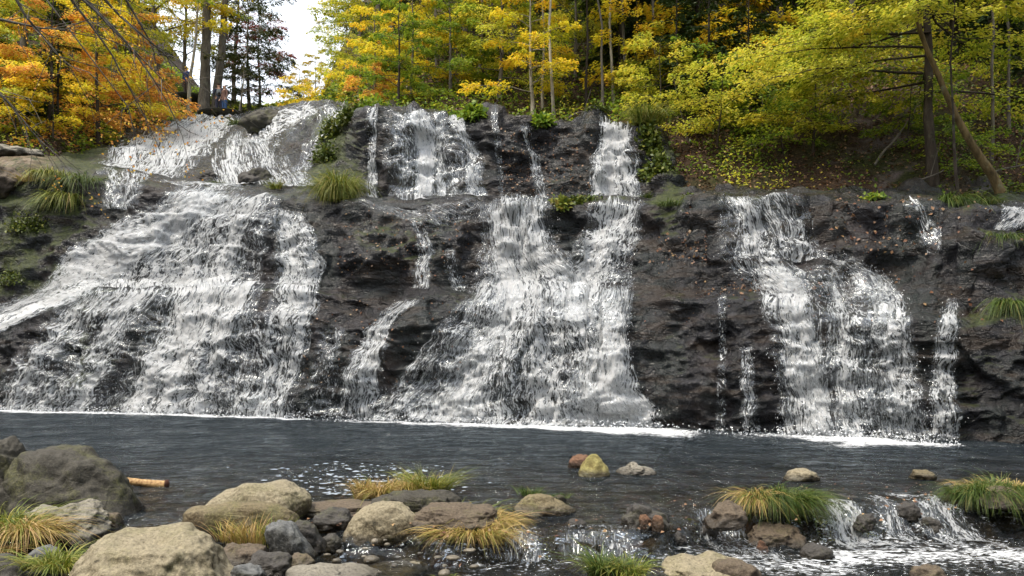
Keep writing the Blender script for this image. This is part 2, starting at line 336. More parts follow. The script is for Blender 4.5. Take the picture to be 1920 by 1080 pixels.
def cliff_pt(px, t, detail=True, lift=0.):
    px = np.asarray(px, float).ravel(); t = np.asarray(t, float).ravel(); K = ckeys(px)
    p = base_pt(px, t, K); e = .06
    du = base_pt(px + 6, t, ckeys(px + 6)) - base_pt(px - 6, t, ckeys(px - 6))
    t0 = np.clip(t - .12, 0, NK - 1.001); t1 = np.clip(t + .12, 0, NK - 1.001)
    dv = base_pt(px, t1, K) - base_pt(px, t0, K)
    n = np.cross(du, dv); n /= np.linalg.norm(n, axis=1)[:, None] + 1e-9
    s = .32 * fbm(p * .55 + 5, 3) + .13 * ridged(p * np.array([.8, .8, 1.7]) + 11, 3) - .13
    bx = (p[:, 0] + 3.0) / 1.3; bzv = (p[:, 2] - 2.75) / .38; s = s - .6 * np.exp(-bx ** 2 - bzv ** 2) + .25 * np.exp(-((p[:, 0] - .6) / 1.8) ** 2 - ((p[:, 2] - .9) / 1.4) ** 2)
    s = s + .075 * fbm(p * np.array([2., 2., 3.]) + 31, 3)
    blk = noise3(p * np.array([.8, .8, .5]) + 77); lay = p[:, 2] * 1.15 + .55 * noise3(p * np.array([.5, .5, .3]) + 61) + p[:, 0] * .10; sw = lay - np.floor(lay); kl = 1 - sstep(700, 600, px) * (.45 + .35 * sstep(7.5, 8.5, t)); s = s * (.45 + .55 * kl); s = s + kl * (.20 * sw ** 1.5 * np.clip(1 - sstep(.9, 1., sw), 0, 1) - .05) * sstep(-.25, .25, noise3(p * .45 + 88)) + kl * .22 * sstep(-.06, .06, noise3(p * np.array([1.1, 1.1, .9]) + 50)) * sstep(-.3, .3, blk)
    if detail:
        s = s + .038 * ridged(p * np.array([3.4, 3.4, 6.5]) + 90, 3) + .016 * fbm(p * 12, 2)
    fade = np.where(t < 1.3, np.clip(t - .3, 0, 1) * .6 + .4, 1) * (1 - .6 * sstep(5.6, 6.3, t) * sstep(8.8, 8.1, t)) * (1 - .6 * sstep(2.5, 3., t) * sstep(4.8, 4.2, t))
    return p + n * (s * fade + lift)[:, None]
def t_of(px, py):
    K = ckeys(px); P = K[:, :, 0].copy()
    for k in range(1, NK): P[:, k] = np.minimum(P[:, k], P[:, k - 1] - .4)
    t = np.full(len(px), NK - 1.01)
    for k in range(NK - 2, -1, -1):
        m = (py <= P[:, k]) & (py > P[:, k + 1]); t[m] = k + (P[m, k] - py[m]) / (P[m, k] - P[m, k + 1])
    t[py > P[:, 0]] = 0
    return t
def ground_at(px, py, lift=0.):
    px = np.atleast_1d(np.asarray(px, float)); py = np.atleast_1d(np.asarray(py, float))
    return cliff_pt(px, t_of(px, py), True, lift)

segrows = [8, 30, 42, 12, 32, 28, 12, 14, 38, 38, 14, 8]
tt = np.concatenate([k + np.arange(n) / n for k, n in enumerate(segrows)] + [[NK - 1.001]])
pxs = np.arange(-320, 2251, 4.)
PX, TT = np.meshgrid(pxs, tt); Vc = cliff_pt(PX.ravel(), TT.ravel())
pyv = HZ - (Vc[:, 2] - CAMZ) * F / Vc[:, 1]; pxv = PX.ravel()
moss = (sstep(90, 0, np.abs(pxv - 635)) * sstep(380, 340, pyv) * sstep(180, 230, pyv) * .9 + sstep(330, 60, pxv) * sstep(600, 540, pyv - (pxv > 150) * 400) * .75
        + .35 * sstep(640, 700, pxv) * sstep(880, 800, pxv) * sstep(380, 430, pyv) * sstep(560, 500, pyv) + .6 * sstep(60, 0, np.abs(pxv - 1250)) * sstep(470, 400, pyv) + .25 * sstep(1750, 1850, pxv))
moss = moss + .4 * sstep(60, 0, np.abs(pxv - 130)) * sstep(480, 560, pyv)
dry = .7 * sstep(150, 40, pxv) * sstep(350, 290, pyv)
o = obj('cliff', mesh('cliff', Vc, gridfaces(len(tt), len(pxs)), M['cliff'], True, {'moss': moss, 'dry': dry}))
tag(o, 'dark wet stepped rock face behind the waterfalls', None, None, 'structure')

# hillside behind and beside the falls
HK = {-900: [(19,760),(22,660),(25,500),(30,330),(40,130),(60,-60),(120,-300)],
 -330: [(19,690),(21,640),(22,420),(25,250),(36,60),(60,-100),(120,-300)],
 -60: [(22.5,330),(24,270),(27,215),(31,150),(40,60),(60,-60),(120,-200)],
 100: [(22.5,330),(24,262),(27,215),(31,150),(40,60),(60,-60),(120,-200)],
 220: [(26,320),(28,272),(31,225),(36,160),(44,90),(60,20),(120,-60)],
 300: [(30,280),(33,240),(37,210),(42,170),(50,130),(70,90),(120,60)],
 385: [(38,270),(40,222),(42,205),(46,195),(55,190),(80,185),(120,180)],
 480: [(41,260),(43,222),(46,218),(52,215),(60,210),(80,205),(120,200)],
 600: [(31,260),(34,204),(38,200),(44,195),(55,190),(80,185),(120,180)],
 690: [(21.8,270),(23,216),(26,200),(31,150),(40,110),(60,50),(120,-20)],
 850: [(21.4,270),(22.5,218),(26,180),(31,110),(40,40),(60,-60),(120,-160)],
 1100: [(20.8,290),(22,238),(25,190),(30,100),(40,0),(60,-120),(120,-300)],
 1215: [(20.2,300),(21.4,238),(24,180),(29,90),(38,-20),(60,-160),(120,-340)],
 1260: [(18.2,400),(19,322),(20.5,250),(25,130),(34,-10),(55,-160),(120,-360)],
 1400: [(17.2,400),(18.4,345),(20.5,262),(25,150),(34,0),(55,-160),(120,-380)],
 1700: [(16.2,400),(17.4,355),(19.5,250),(23,140),(31,10),(50,-160),(120,-400)],
 1950: [(15.2,420),(16.6,375),(19,280),(23,150),(31,0),(50,-180),(120,-420)],
 2300: [(11,700),(14,420),(18,280),(23,130),(31,-20),(50,-200),(120,-450)],
 2900: [(10,860),(12,700),(15,480),(19,280),(28,60),(50,-200),(120,-500)]}
_hx = np.array(sorted(HK)); _hk = np.array([HK[k] for k in sorted(HK)], float)
def hill(px, Y, rough=True):
    px = np.atleast_1d(np.asarray(px, float)); Y = np.atleast_1d(np.asarray(Y, float)); px, Y = np.broadcast_arrays(px, Y)
    ky = np.stack([np.interp(px, _hx, _hk[:, k, 0]) for k in range(7)], -1); kp = np.stack([np.interp(px, _hx, _hk[:, k, 1]) for k in range(7)], -1)
    z = CAMZ - (kp - HZ) / F * ky; out = np.empty(px.shape); out[:] = z[..., 0]
    for k in range(6):
        m = (Y >= ky[..., k]); f = np.clip((Y - ky[..., k]) / (ky[..., k + 1] - ky[..., k]), 0, 1); out = np.where(m, z[..., k] + f * (z[..., k + 1] - z[..., k]), out)
    if rough:
        q = np.stack([(px - CX) / F * Y, Y, 0 * Y], -1)
        amp = np.clip((Y - ky[..., 0]) / 3, .25, 1); out = out + amp * (.32 * fbm(q * .5, 4) + .10 * fbm(q * 2.2, 3))
    return out
hpx = np.arange(-900, 2901, 10.); hs = np.concatenate([np.linspace(0, 1, 90) ** 1.6])
HP, HS = np.meshgrid(hpx, hs); y0 = np.interp(HP, _hx, _hk[:, 0, 0]); HY = y0 + HS * (120 - y0)
HZv = hill(HP, HY); Vh = np.stack([(HP - CX) / F * HY, HY, HZv], -1).reshape(-1, 3)
rocky = (sstep(1500, 1650, HP) * sstep(1850, 1700, HP) * sstep(26, 21, HY)).ravel()
tag(obj('hillside', mesh('hillside', Vh, gridfaces(len(hs), len(hpx))[:, ::-1], M['ground'], True, {'rocky': rocky})), 'steep wooded hillside of leaf litter rising behind the falls', None, None, 'structure')

# wide ground sheet to the horizon, low under everything, with banks at the sides
gx = np.concatenate([np.linspace(-400, -40, 12), np.linspace(-36, 36, 73), np.linspace(40, 400, 12)]); gy = np.concatenate([np.linspace(-400, -30, 10), np.linspace(-28, 24, 66), np.linspace(28, 500, 16)])
GX, GY = np.meshgrid(gx, gy)
side = sstep(0, 8, np.maximum(-15.5 - GX + .35 * (18 - GY) * (GY < 18) * 0, GX - 10.5)) * 3.0 + sstep(0, 25, np.abs(GX) - 16) * 9
back = sstep(1.0, -6, GY) * 1.1
GZ = -.75 + side * sstep(-12, 4, GY) * 1. + side * .3 + back + .12 * fbm(np.stack([GX * .5, GY * .5, 0 * GX], -1), 3)
tag(obj('ground', mesh('ground', np.stack([GX, GY, GZ], -1).reshape(-1, 3), gridfaces(len(gy), len(gx)), M['ground'], True, {'rocky': np.zeros(GX.size)})), 'dark earth and gravel under the stream and banks', None, None, 'structure')

# stream water: pool above, a low step, lower stream at the front
_ex = np.array([-30, -6, -2.3, -1.9, -.9, -.4, -.14, 1.15, 1.6, 1.97, 3.2, 4.1, 4.7, 5.9, 30]); _ey = np.array([3.0, 3.0, 3.6, 6.9, 6.7, 6.2, 6.55, 6.6, 7.1, 7.5, 7.75, 7.9, 8.05, 8.1, 8.1])
LOW = -.30
wx = np.concatenate([np.arange(-20, -7, .12), np.arange(-7, 7.5, .045), np.arange(7.5, 12.5, .12)]); wy = np.concatenate([np.arange(2.6, 9.5, .04), np.arange(9.5, 22, .09)])
WX, WY = np.meshgrid(wx, wy); q = np.stack([WX, WY, 0 * WX], -1)
e = np.interp(WX, _ex, _ey) + .16 * fbm(q * 1.7, 3); dE = e - WY            # >0 downstream of the step
stepw = np.where(WX > 2.6, .5, .16)
s = sstep(-.02, 1, dE / stepw); WZ = s * np.interp(WX, [-3, 1.5, 2.6], [-.19, -.19, LOW]) + .012 * fbm(q * np.array([1.5, 3, 1]), 3) + s * (1 - s) * .10 * ridged(q * 3.2, 3) + .02 * s * fbm(q * np.array([2, 4, 1]) + 9, 3)
apx = CX + F * WX / WY; wl = np.interp(apx, _cx, _ck[:, 1, 1]); dist = wl - WY
wob_l = .22 * fbm(q * 1.3, 3)
act = np.interp(apx, [-300, 560, 600, 640, 720, 1200, 1290, 1330, 1420, 1600, 1740, 1800, 1830], [1, 1, .35, .5, .9, 1.1, .8, .3, .5, 1.1, .9, .6, 0])
wd = np.interp(apx, [0, 300, 600, 900, 1150, 1250, 1330, 1450, 1550, 1700, 1800], [.40, .36, .22, .36, .75, 1.1, .7, .4, 1., .6, .3])
wd = wd * (1 + .7 * fbm(q * 1.3 + 3, 3)); foam = 1.0 * act * np.clip(1.3 - np.abs(np.clip(dist - .05 + wob_l, -1, 9)) / wd, 0, 1) * 1.
# foam below the low step, strongest at the right-hand cascade
st2 = np.interp(WX, [-2, -1, -.2, 1.2, 1.5, 2.2, 3, 4.8, 5.6, 8], [.1, .15, .42, .42, .5, .62, .74, .74, .5, .35])
rn = np.interp(WX, [-2, 1.2, 1.6, 2.5, 3, 5, 6, 8], [.25, .3, .7, .9, .7, 1.0, 1.2, 1.0])
ctr = np.interp(WX, [-2, 1.3, 1.8, 2.8, 3.1, 4.2, 5.5, 8], [.25, .3, .75, 1.1, .75, .85, 1.5, 2.1])
foam = np.maximum(foam, st2 * np.clip(1.1 - np.abs(dE - ctr) / rn, 0, 1))
foam = np.maximum(foam, .65 * np.clip(4 * s * (1 - s), 0, 1) * np.interp(WX, [-2, -.3, 2.6, 3, 5, 6], [.3, .5, .5, .62, .62, .5]) * (.7 + .8 * noise3(q * np.array([5, 1.2, 1]))))
deep = .86 + 0 * WX; deep = np.where(WY < 12.5, np.interp(WY, [6.5, 8, 11, 12.5], [.12, .25, .6, .86]), deep); deep = np.where(dE > 0, .25, deep)
chop = .5 + sstep(9, 14, WY) * .4 + sstep(.1, .6, dE) * .9 + foam * .6
tag(obj('stream_water', mesh('stream_water', np.stack([WX, WY, WZ], -1).reshape(-1, 3), gridfaces(len(wy), len(wx)), M['pool'], True, {'foam': foam.ravel(), 'deep': deep.ravel(), 'chop': chop.ravel()})),
    'dark rippled pool below the falls spilling into a shallow stream', None, None, 'structure')
bz = WZ[::2, ::2] - .16 - .10 * sstep(8, 12, WY[::2, ::2]) + .07 * ridged(q[::2, ::2] * 2.2, 3) + .04 * fbm(q[::2, ::2] * 6, 2)
tag(obj('stream_bed', mesh('stream_bed', np.stack([WX[::2, ::2], WY[::2, ::2], bz], -1).reshape(-1, 3), gridfaces(*bz.shape), M['bed'])), 'brown stony bed under the shallow water', None, None, 'structure')

# ------------------------------------------------------------------ falling water
def ribbon(name, L, Rr, dens, label, seed, lift=.05, feather=.22, frag=.5):
    """L / Rr: edge polylines down the fall. dens: list along it."""
    L = np.array(L, float); Rr = np.array(Rr, float)
    m = len(L); a = np.linspace(0, m - 1, m)
    def ev(Pl, v): return np.stack([np.interp(v, a, Pl[:, 0]), np.interp(v, a, Pl[:, 1])], -1)
    ln = np.linalg.norm(np.diff((L + Rr) / 2, axis=0), axis=1).sum(); wpx = np.linalg.norm(Rr - L, axis=1).max()
    nv = int(max(8, ln / 3.2)); nu = int(max(8, wpx / 3.2)); v = np.linspace(0, m - 1, nv); u = np.linspace(0, 1, nu)
    A = ev(L, v)[:, None]; B = ev(Rr, v)[:, None]; P = A + (B - A) * u[None, :, None]
    # wobble the edges
    vv = np.linspace(0, ln, nv)
    wob = noise3(np.stack([vv / 28., 0 * vv + seed, 0 * vv], -1)); wob2 = noise3(np.stack([vv / 28., 0 * vv + seed + 9.5, 0 * vv], -1))
    P[..., 0] += (wob[:, None] * (1 - u) + wob2[:, None] * u) * min(9, wpx * .18)
    px = P[..., 0].ravel(); py = P[..., 1].ravel(); t = t_of(px, py)
    q0 = cliff_pt(px, t, True, 0.)
    Yn = q0[:, 1].mean(); wm = Yn / F
    U = (u[None, :] - .5) * np.linalg.norm(B - A, axis=-1) * wm * .6 + (u[None, :] - .5) * wpx * wm * .4; VV = np.repeat((vv * wm * 1.0)[:, None], nu, 1)
    fl = np.stack([U + seed * 7.3, VV, 0 * U + seed * 3.1], -1).reshape(-1, 3)
    sn = .5 + .5 * noise3(fl * np.array([5., 1.2, 1])); fn = noise3(fl * np.array([13, 4., 1]))
    p = cliff_pt(px, t, False, 0.) * .35 + q0 * .65
    n = cliff_pt(px, t, True, 1.) - q0
    p = p + n * (lift + .035 * sn + .02 * fn)[:, None]
    d = np.interp(v, np.linspace(0, m - 1, len(dens)), dens)[:, None]
    eu = np.clip(np.minimum(u, 1 - u)[None] / feather, 0, 1); ends = np.clip(np.minimum(np.arange(nv), 10 ** 6) / 3., 0, 1)[:, None]
    D = d * (.35 + .65 * eu) * sstep(0, .12, eu + 0 * d)
    D = D * (.35 + .65 * ends) + frag * .62 * noise3(np.stack([U * 1.6, VV * .30, 0 * U + seed], -1)) * (D > .02)
    o = obj(name, mesh(name, p, gridfaces(nv, nu), M['white'], True, {'dens': np.clip(D, 0, .98).ravel()}, fl))
    return tag(o, label, None, None, 'structure')
WF = [
 ('waterfall', [(370,216),(300,238),(230,268),(176,314)], [(475,218),(440,246),(400,285),(352,334)], [.74,.80,.82,.78], 'broad white cascade sliding down at upper left below the hikers'),
 ('waterfall', [(430,250),(400,285),(385,345)], [(520,262),(545,300),(590,352)], [.55,.66,.70], 'fanning cascade over a rounded rock at upper left centre'),
 ('waterfall', [(575,194),(505,222),(450,250),(425,270)], [(640,200),(585,236),(550,265),(530,285)], [.66,.60,.60,.58], 'white water running down from the topmost lip'),
 ('waterfall', [(606,200),(588,250),(558,290),(540,325),(560,352)], [(645,204),(625,250),(592,290),(580,325),(612,354)], [.62,.62,.6,.62,.66], 'narrow right branch of the topmost cascade'),
 ('waterfall', [(696,214),(690,290),(683,373)], [(720,216),(714,290),(710,373)], [.65,.7,.65], 'narrow fall at the left end of the upper rock wall'),
 ('waterfall', [(738,216),(742,290),(742,374)], [(792,218),(800,290),(790,374)], [.45,.4,.42], 'thin veil on the upper wall beside the brightest strand'),
 ('waterfall', [(760,216),(782,280),(776,374)], [(812,220),(820,285),(812,374)], [.8,.85,.85], 'brightest strand of the upper rock wall'),
 ('waterfall', [(808,220),(818,290),(822,374)], [(840,220),(838,290),(838,374)], [.4,.55,.6], 'slim strand right of the brightest one on the upper wall'),
 ('waterfall', [(838,219),(866,290),(878,374)], [(868,220),(905,290),(916,374)], [.8,.75,.65], 'slanting fall curving right on the upper wall'),
 ('waterfall', [(732,218),(728,290),(730,374)], [(862,220),(900,290),(912,374)], [.30,.34,.38], 'wide combed veil over the upper rock wall'),
 ('waterfall', [(920,226),(928,290),(934,376)], [(934,226),(942,290),(946,376)], [.5,.42,.35], 'thin trickle on the dark upper wall'),
 ('waterfall', [(974,240),(990,300),(1004,378)], [(992,240),(1014,300),(1032,378)], [.45,.6,.62], 'small trickle left of the separate upper right fall'),
 ('waterfall', [(1124,236),(1110,300),(1100,378)], [(1184,238),(1198,300),(1214,378)], [1.0,.95,.95], 'dense separate white fall at the right end of the upper wall'),
 ('waterfall', [(176,316),(195,345),(196,395)], [(300,322),(275,350),(262,395)], [.6,.6,.55], 'sheet of water over the left ledge'),
 ('waterfall', [(280,340),(330,356),(300,372)], [(390,345),(470,352),(470,366)], [.6,.62,.62], 'foaming run along the left upper ledge'),
 ('waterfall', [(330,360),(240,405),(140,465),(80,540),(-40,590)], [(450,368),(370,435),(275,500),(170,560),(-40,645)], [.82,.95,.98,.95,.92], 'dense foaming chute sweeping down to the left edge'),
 ('waterfall', [(360,364),(260,430),(200,490),(150,545)], [(535,372),(515,430),(505,480),(495,540)], [.78,.74,.70,.85], 'broad white sheet from the left lip to the middle ledge'),
 ('waterfall', [(140,548),(60,640),(10,700),(-60,778)], [(330,536),(270,640),(230,710),(200,782)], [.82,.62,.66,.76], 'streaked lower left fall above the pool'),
 ('waterfall', [(300,532),(260,640),(220,710),(180,784)], [(510,530),(480,640),(460,710),(450,788)], [.86,.68,.72,.80], 'broad lower fall left of the bright strand'),
 ('waterfall', [(515,396),(515,500),(505,620),(475,786)], [(572,396),(612,490),(590,630),(566,790)], [.75,.74,.72,.78], 'tall strand dropping beside the bare rock at left centre'),
 ('waterfall', [(440,590),(430,680),(420,786)], [(520,590),(515,690),(510,788)], [.45,.5,.6], 'thin broken water between two left strands'),
 ('waterfall', [(745,562),(690,610),(655,690),(612,790)], [(790,562),(745,620),(725,700),(735,794)], [.55,.72,.66,.66], 'low slanting fall in front of the dark hollow'),
 ('waterfall', [(775,420),(785,470),(770,540)], [(800,420),(812,470),(810,540)], [.5,.5,.4], 'faint trickle over the mossy rock left of centre'),
 ('waterfall', [(830,470),(835,510),(850,545)], [(850,465),(862,510),(880,545)], [.45,.45,.5], 'short trickle curving beside the central fall'),
 ('waterfall', [(900,388),(895,470),(880,540),(850,620),(790,700),(705,796)], [(1045,386),(1050,470),(1120,540),(1150,620),(1190,710),(1255,808)], [.72,.78,.80,.68,.66,.78], 'largest central fall widening down to the pool'),
 ('waterfall', [(900,520),(810,630),(740,720),(668,795)], [(985,520),(960,630),(930,720),(900,802)], [.62,.60,.60,.68], 'left skirt of the central fall spreading toward the dark hollow'),
 ('waterfall', [(1110,386),(1080,460),(1040,520),(1020,600)], [(1222,384),(1196,460),(1188,540),(1180,640)], [.70,.84,.78,.66], 'right arm joining the central fall from the ledge'),
 ('waterfall', [(1120,560),(1110,640),(1060,730),(1010,806)], [(1190,545),(1186,640),(1205,730),(1270,810)], [.66,.78,.90,.98], 'dense white foot of the central fall'),
 ('waterfall', [(1338,384),(1345,440),(1350,490)], [(1470,380),(1530,430),(1550,482)], [.60,.66,.70], 'upper lace of water on the right rock dome'),
 ('waterfall', [(1345,486),(1400,540),(1440,610),(1455,700),(1460,814)], [(1500,484),(1515,540),(1530,610),(1540,700),(1590,818)], [.60,.88,.80,.82,.80], 'main strand down the right rock dome'),
 ('waterfall', [(1535,484),(1590,510),(1640,600),(1655,700),(1680,826)], [(1580,478),(1670,510),(1705,600),(1725,700),(1755,830)], [.5,.62,.66,.66,.70], 'outer curved strand on the right rock dome'),
 ('waterfall', [(1535,515),(1545,600),(1560,700),(1570,820)], [(1570,515),(1590,600),(1600,700),(1620,822)], [.5,.58,.62,.68], 'inner strand beside the main one on the right dome'),
 ('waterfall', [(1600,530),(1605,640),(1610,822)], [(1660,540),(1670,640),(1690,826)], [.36,.36,.42], 'thin veil between the strands of the right dome'),
 ('waterfall', [(1765,565),(1745,650),(1735,740),(1735,832)], [(1790,565),(1795,650),(1800,740),(1805,834)], [.6,.68,.62,.68], 'separate narrow fall near the right edge'),
 ('waterfall', [(1345,560),(1346,680),(1342,812)], [(1364,560),(1364,680),(1362,812)], [.42,.48,.56], 'thin trickle at the left of the right dome'),
 ('waterfall', [(1388,650),(1390,730),(1390,812)], [(1412,650),(1418,730),(1430,814)], [.45,.6,.66], 'short strand beside the thin trickle'),
 ('waterfall', [(1695,392),(1720,440),(1735,480)], [(1720,390),(1755,440),(1768,480)], [.45,.5,.4], 'broken trickle near the grass on the right ledge'),
 ('waterfall', [(1400,500),(1450,600),(1465,820)], [(1660,500),(1715,610),(1745,828)], [.40,.44,.50], 'broad thin veil spreading over the right rock dome'),
 ('waterfall', [(1880,392),(1870,404),(1856,440)], [(1960,396),(1940,412),(1884,446)], [.8,.85,.6], 'small white spill over the ledge at the far right'),
 ('waterfall', [(600,600),(590,690),(570,786)], [(660,620),(650,700),(625,790)], [.32,.38,.42], 'scattered thin water on the rock left of centre'),
 ('waterfall', [(640,384),(700,396),(760,412),(800,430)], [(900,382),(900,388),(900,396),(890,410)], [.38,.42,.40,.3], 'thin sheen of water over the middle ledge'),
]
for i, (nm, L, Rr, d, lab) in enumerate(WF): ribbon(nm, L, Rr, d, lab, i + 1.)

# loose drops and short threads thrown off the falls (uncountable)
bag = Bag()
for i, (nm, L, Rr, d, lab) in enumerate(WF):
    L = np.array(L, float); Rr = np.array(Rr, float); ar = np.linalg.norm(Rr - L, axis=1).mean() * np.linalg.norm(np.diff((L + Rr) / 2, axis=0), axis=1).sum()
    k = int(ar * .012 * np.mean(d)); m = len(L); v = rng.random(k) * (m - 1); u = rng.random(k) * 1.1 - .05; a = np.arange(m)
    px = np.interp(v, a, L[:, 0]) * (1 - u) + np.interp(v, a, Rr[:, 0]) * u; py = np.interp(v, a, L[:, 1]) * (1 - u) + np.interp(v, a, Rr[:, 1]) * u
    if k < 4: continue
    c = cliff_pt(px, t_of(px, py), True, .0); n = cliff_pt(px, t_of(px, py), False, 1.) - cliff_pt(px, t_of(px, py), False, 0.); c = c + n * (.08 + .14 * rng.random(k))[:, None]
    D = np.stack([rng.normal(0, .35, k), -.15 + rng.normal(0, .3, k), -1 + rng.normal(0, .35, k)], -1); N = rng.normal(size=(k, 3))
    sz = .008 + .016 * rng.random(k) ** 2
    for rot in (0, 1):
        NN = N if rot == 0 else np.cross(D, N)
        bag.leaves(c, D, NN, sz * 1.6, sz * .5, np.zeros(k))
t = NT('water_drops'); wd_m = t.done(t.bsdf((.8, .82, .84), .25, .5))
tag(obj('water_spray', bag.mesh('water_spray', wd_m)), 'white drops and short threads thrown off the falls', 'spray', None, 'stuff')

# ------------------------------------------------------------------ rocks in the stream
def icos(n):
    import bmesh
    bm = bmesh.new(); bmesh.ops.create_icosphere(bm, subdivisions=n, radius=1); V = np.array([v.co[:] for v in bm.verts]); Fc = np.array([[v.index for v in f.verts] for f in bm.faces]); bm.free(); return V, Fc
ICO5 = icos(6); ICO4 = icos(5)
def rock(name, l, r, top, base, mat, label, group=None, depth=.8, lvl=0., pw=2.6, skew=0., seed=None, rough=.08, flat=.0, peak=0., cat='rock', tilt=0., dip=.35, strata=0.):
    Yf = (CAMZ - lvl) * F / (base - HZ); w = (r - l) / F * Yf; dd = w * depth; Yc = Yf + dd * .42
    w = (r - l) / F * Yc; zt = CAMZ - (top - HZ) / F * (Yc - dd * .05); hh = zt - lvl
    V, Fc = (ICO5 if w > .45 else ICO4); V = V.copy(); sd = hash(label) % 991 if seed is None else seed
    sd = sum(ord(c) * (i + 3) for i, c in enumerate(label)) % 997
    V = np.sign(V) * np.abs(V) ** (2 / pw); V /= (np.abs(V) ** pw).sum(1)[:, None] ** (1 / pw)
    gch = np.random.default_rng(sd)
    for _ in range(11):
        nv_ = gch.normal(size=3) * [1, 1, .8]; nv_ /= np.linalg.norm(nv_); dp = V @ nv_; dc = gch.uniform(.74, .95) * dp.max(); ov = np.clip(dp - dc, 0, None); V = V - nv_ * (ov * .6)[:, None]
    if peak: V[:, :2] *= (1 - peak * np.clip(V[:, 2], 0, 1))[:, None]
    S = np.array([w / 2, dd / 2, hh])
    Z = V[:, 2].copy(); V = V * S; V[:, 2] = np.where(Z < 0, V[:, 2] * dip, V[:, 2])
    V[:, 0] += skew * V[:, 2].clip(0); V[:, 2] += tilt * V[:, 0]
    nn = V / (np.linalg.norm(V, axis=1)[:, None] + 1e-6); qn = V / max(w, .05) * 3.1 + sd
    amp = w * rough; s_ = amp * (1.1 * fbm(qn * .55, 2) + .55 * fbm(qn * 1.6, 3) + .12 * fbm(qn * 6, 3))
    if strata: s_ = s_ + strata * w * ridged(np.stack([V[:, 0] / w * 1.5 + sd, V[:, 1] / w * 1.5, V[:, 2] / w * 7], -1), 3)
    V = V + nn * s_[:, None]
    V[:, 2] *= hh / max(V[:, 2].max(), .01)
    loc = ((l + r) / 2 - CX) / F * Yc, Yc, lvl
    o = obj(name, mesh(name, V, Fc, M[mat], True, {'wl': np.full(len(V), lvl)}), None, loc)
    return tag(o, label, cat, group)
G1 = 'rocks in the shallow stream'
L0, L1 = 0., LOW
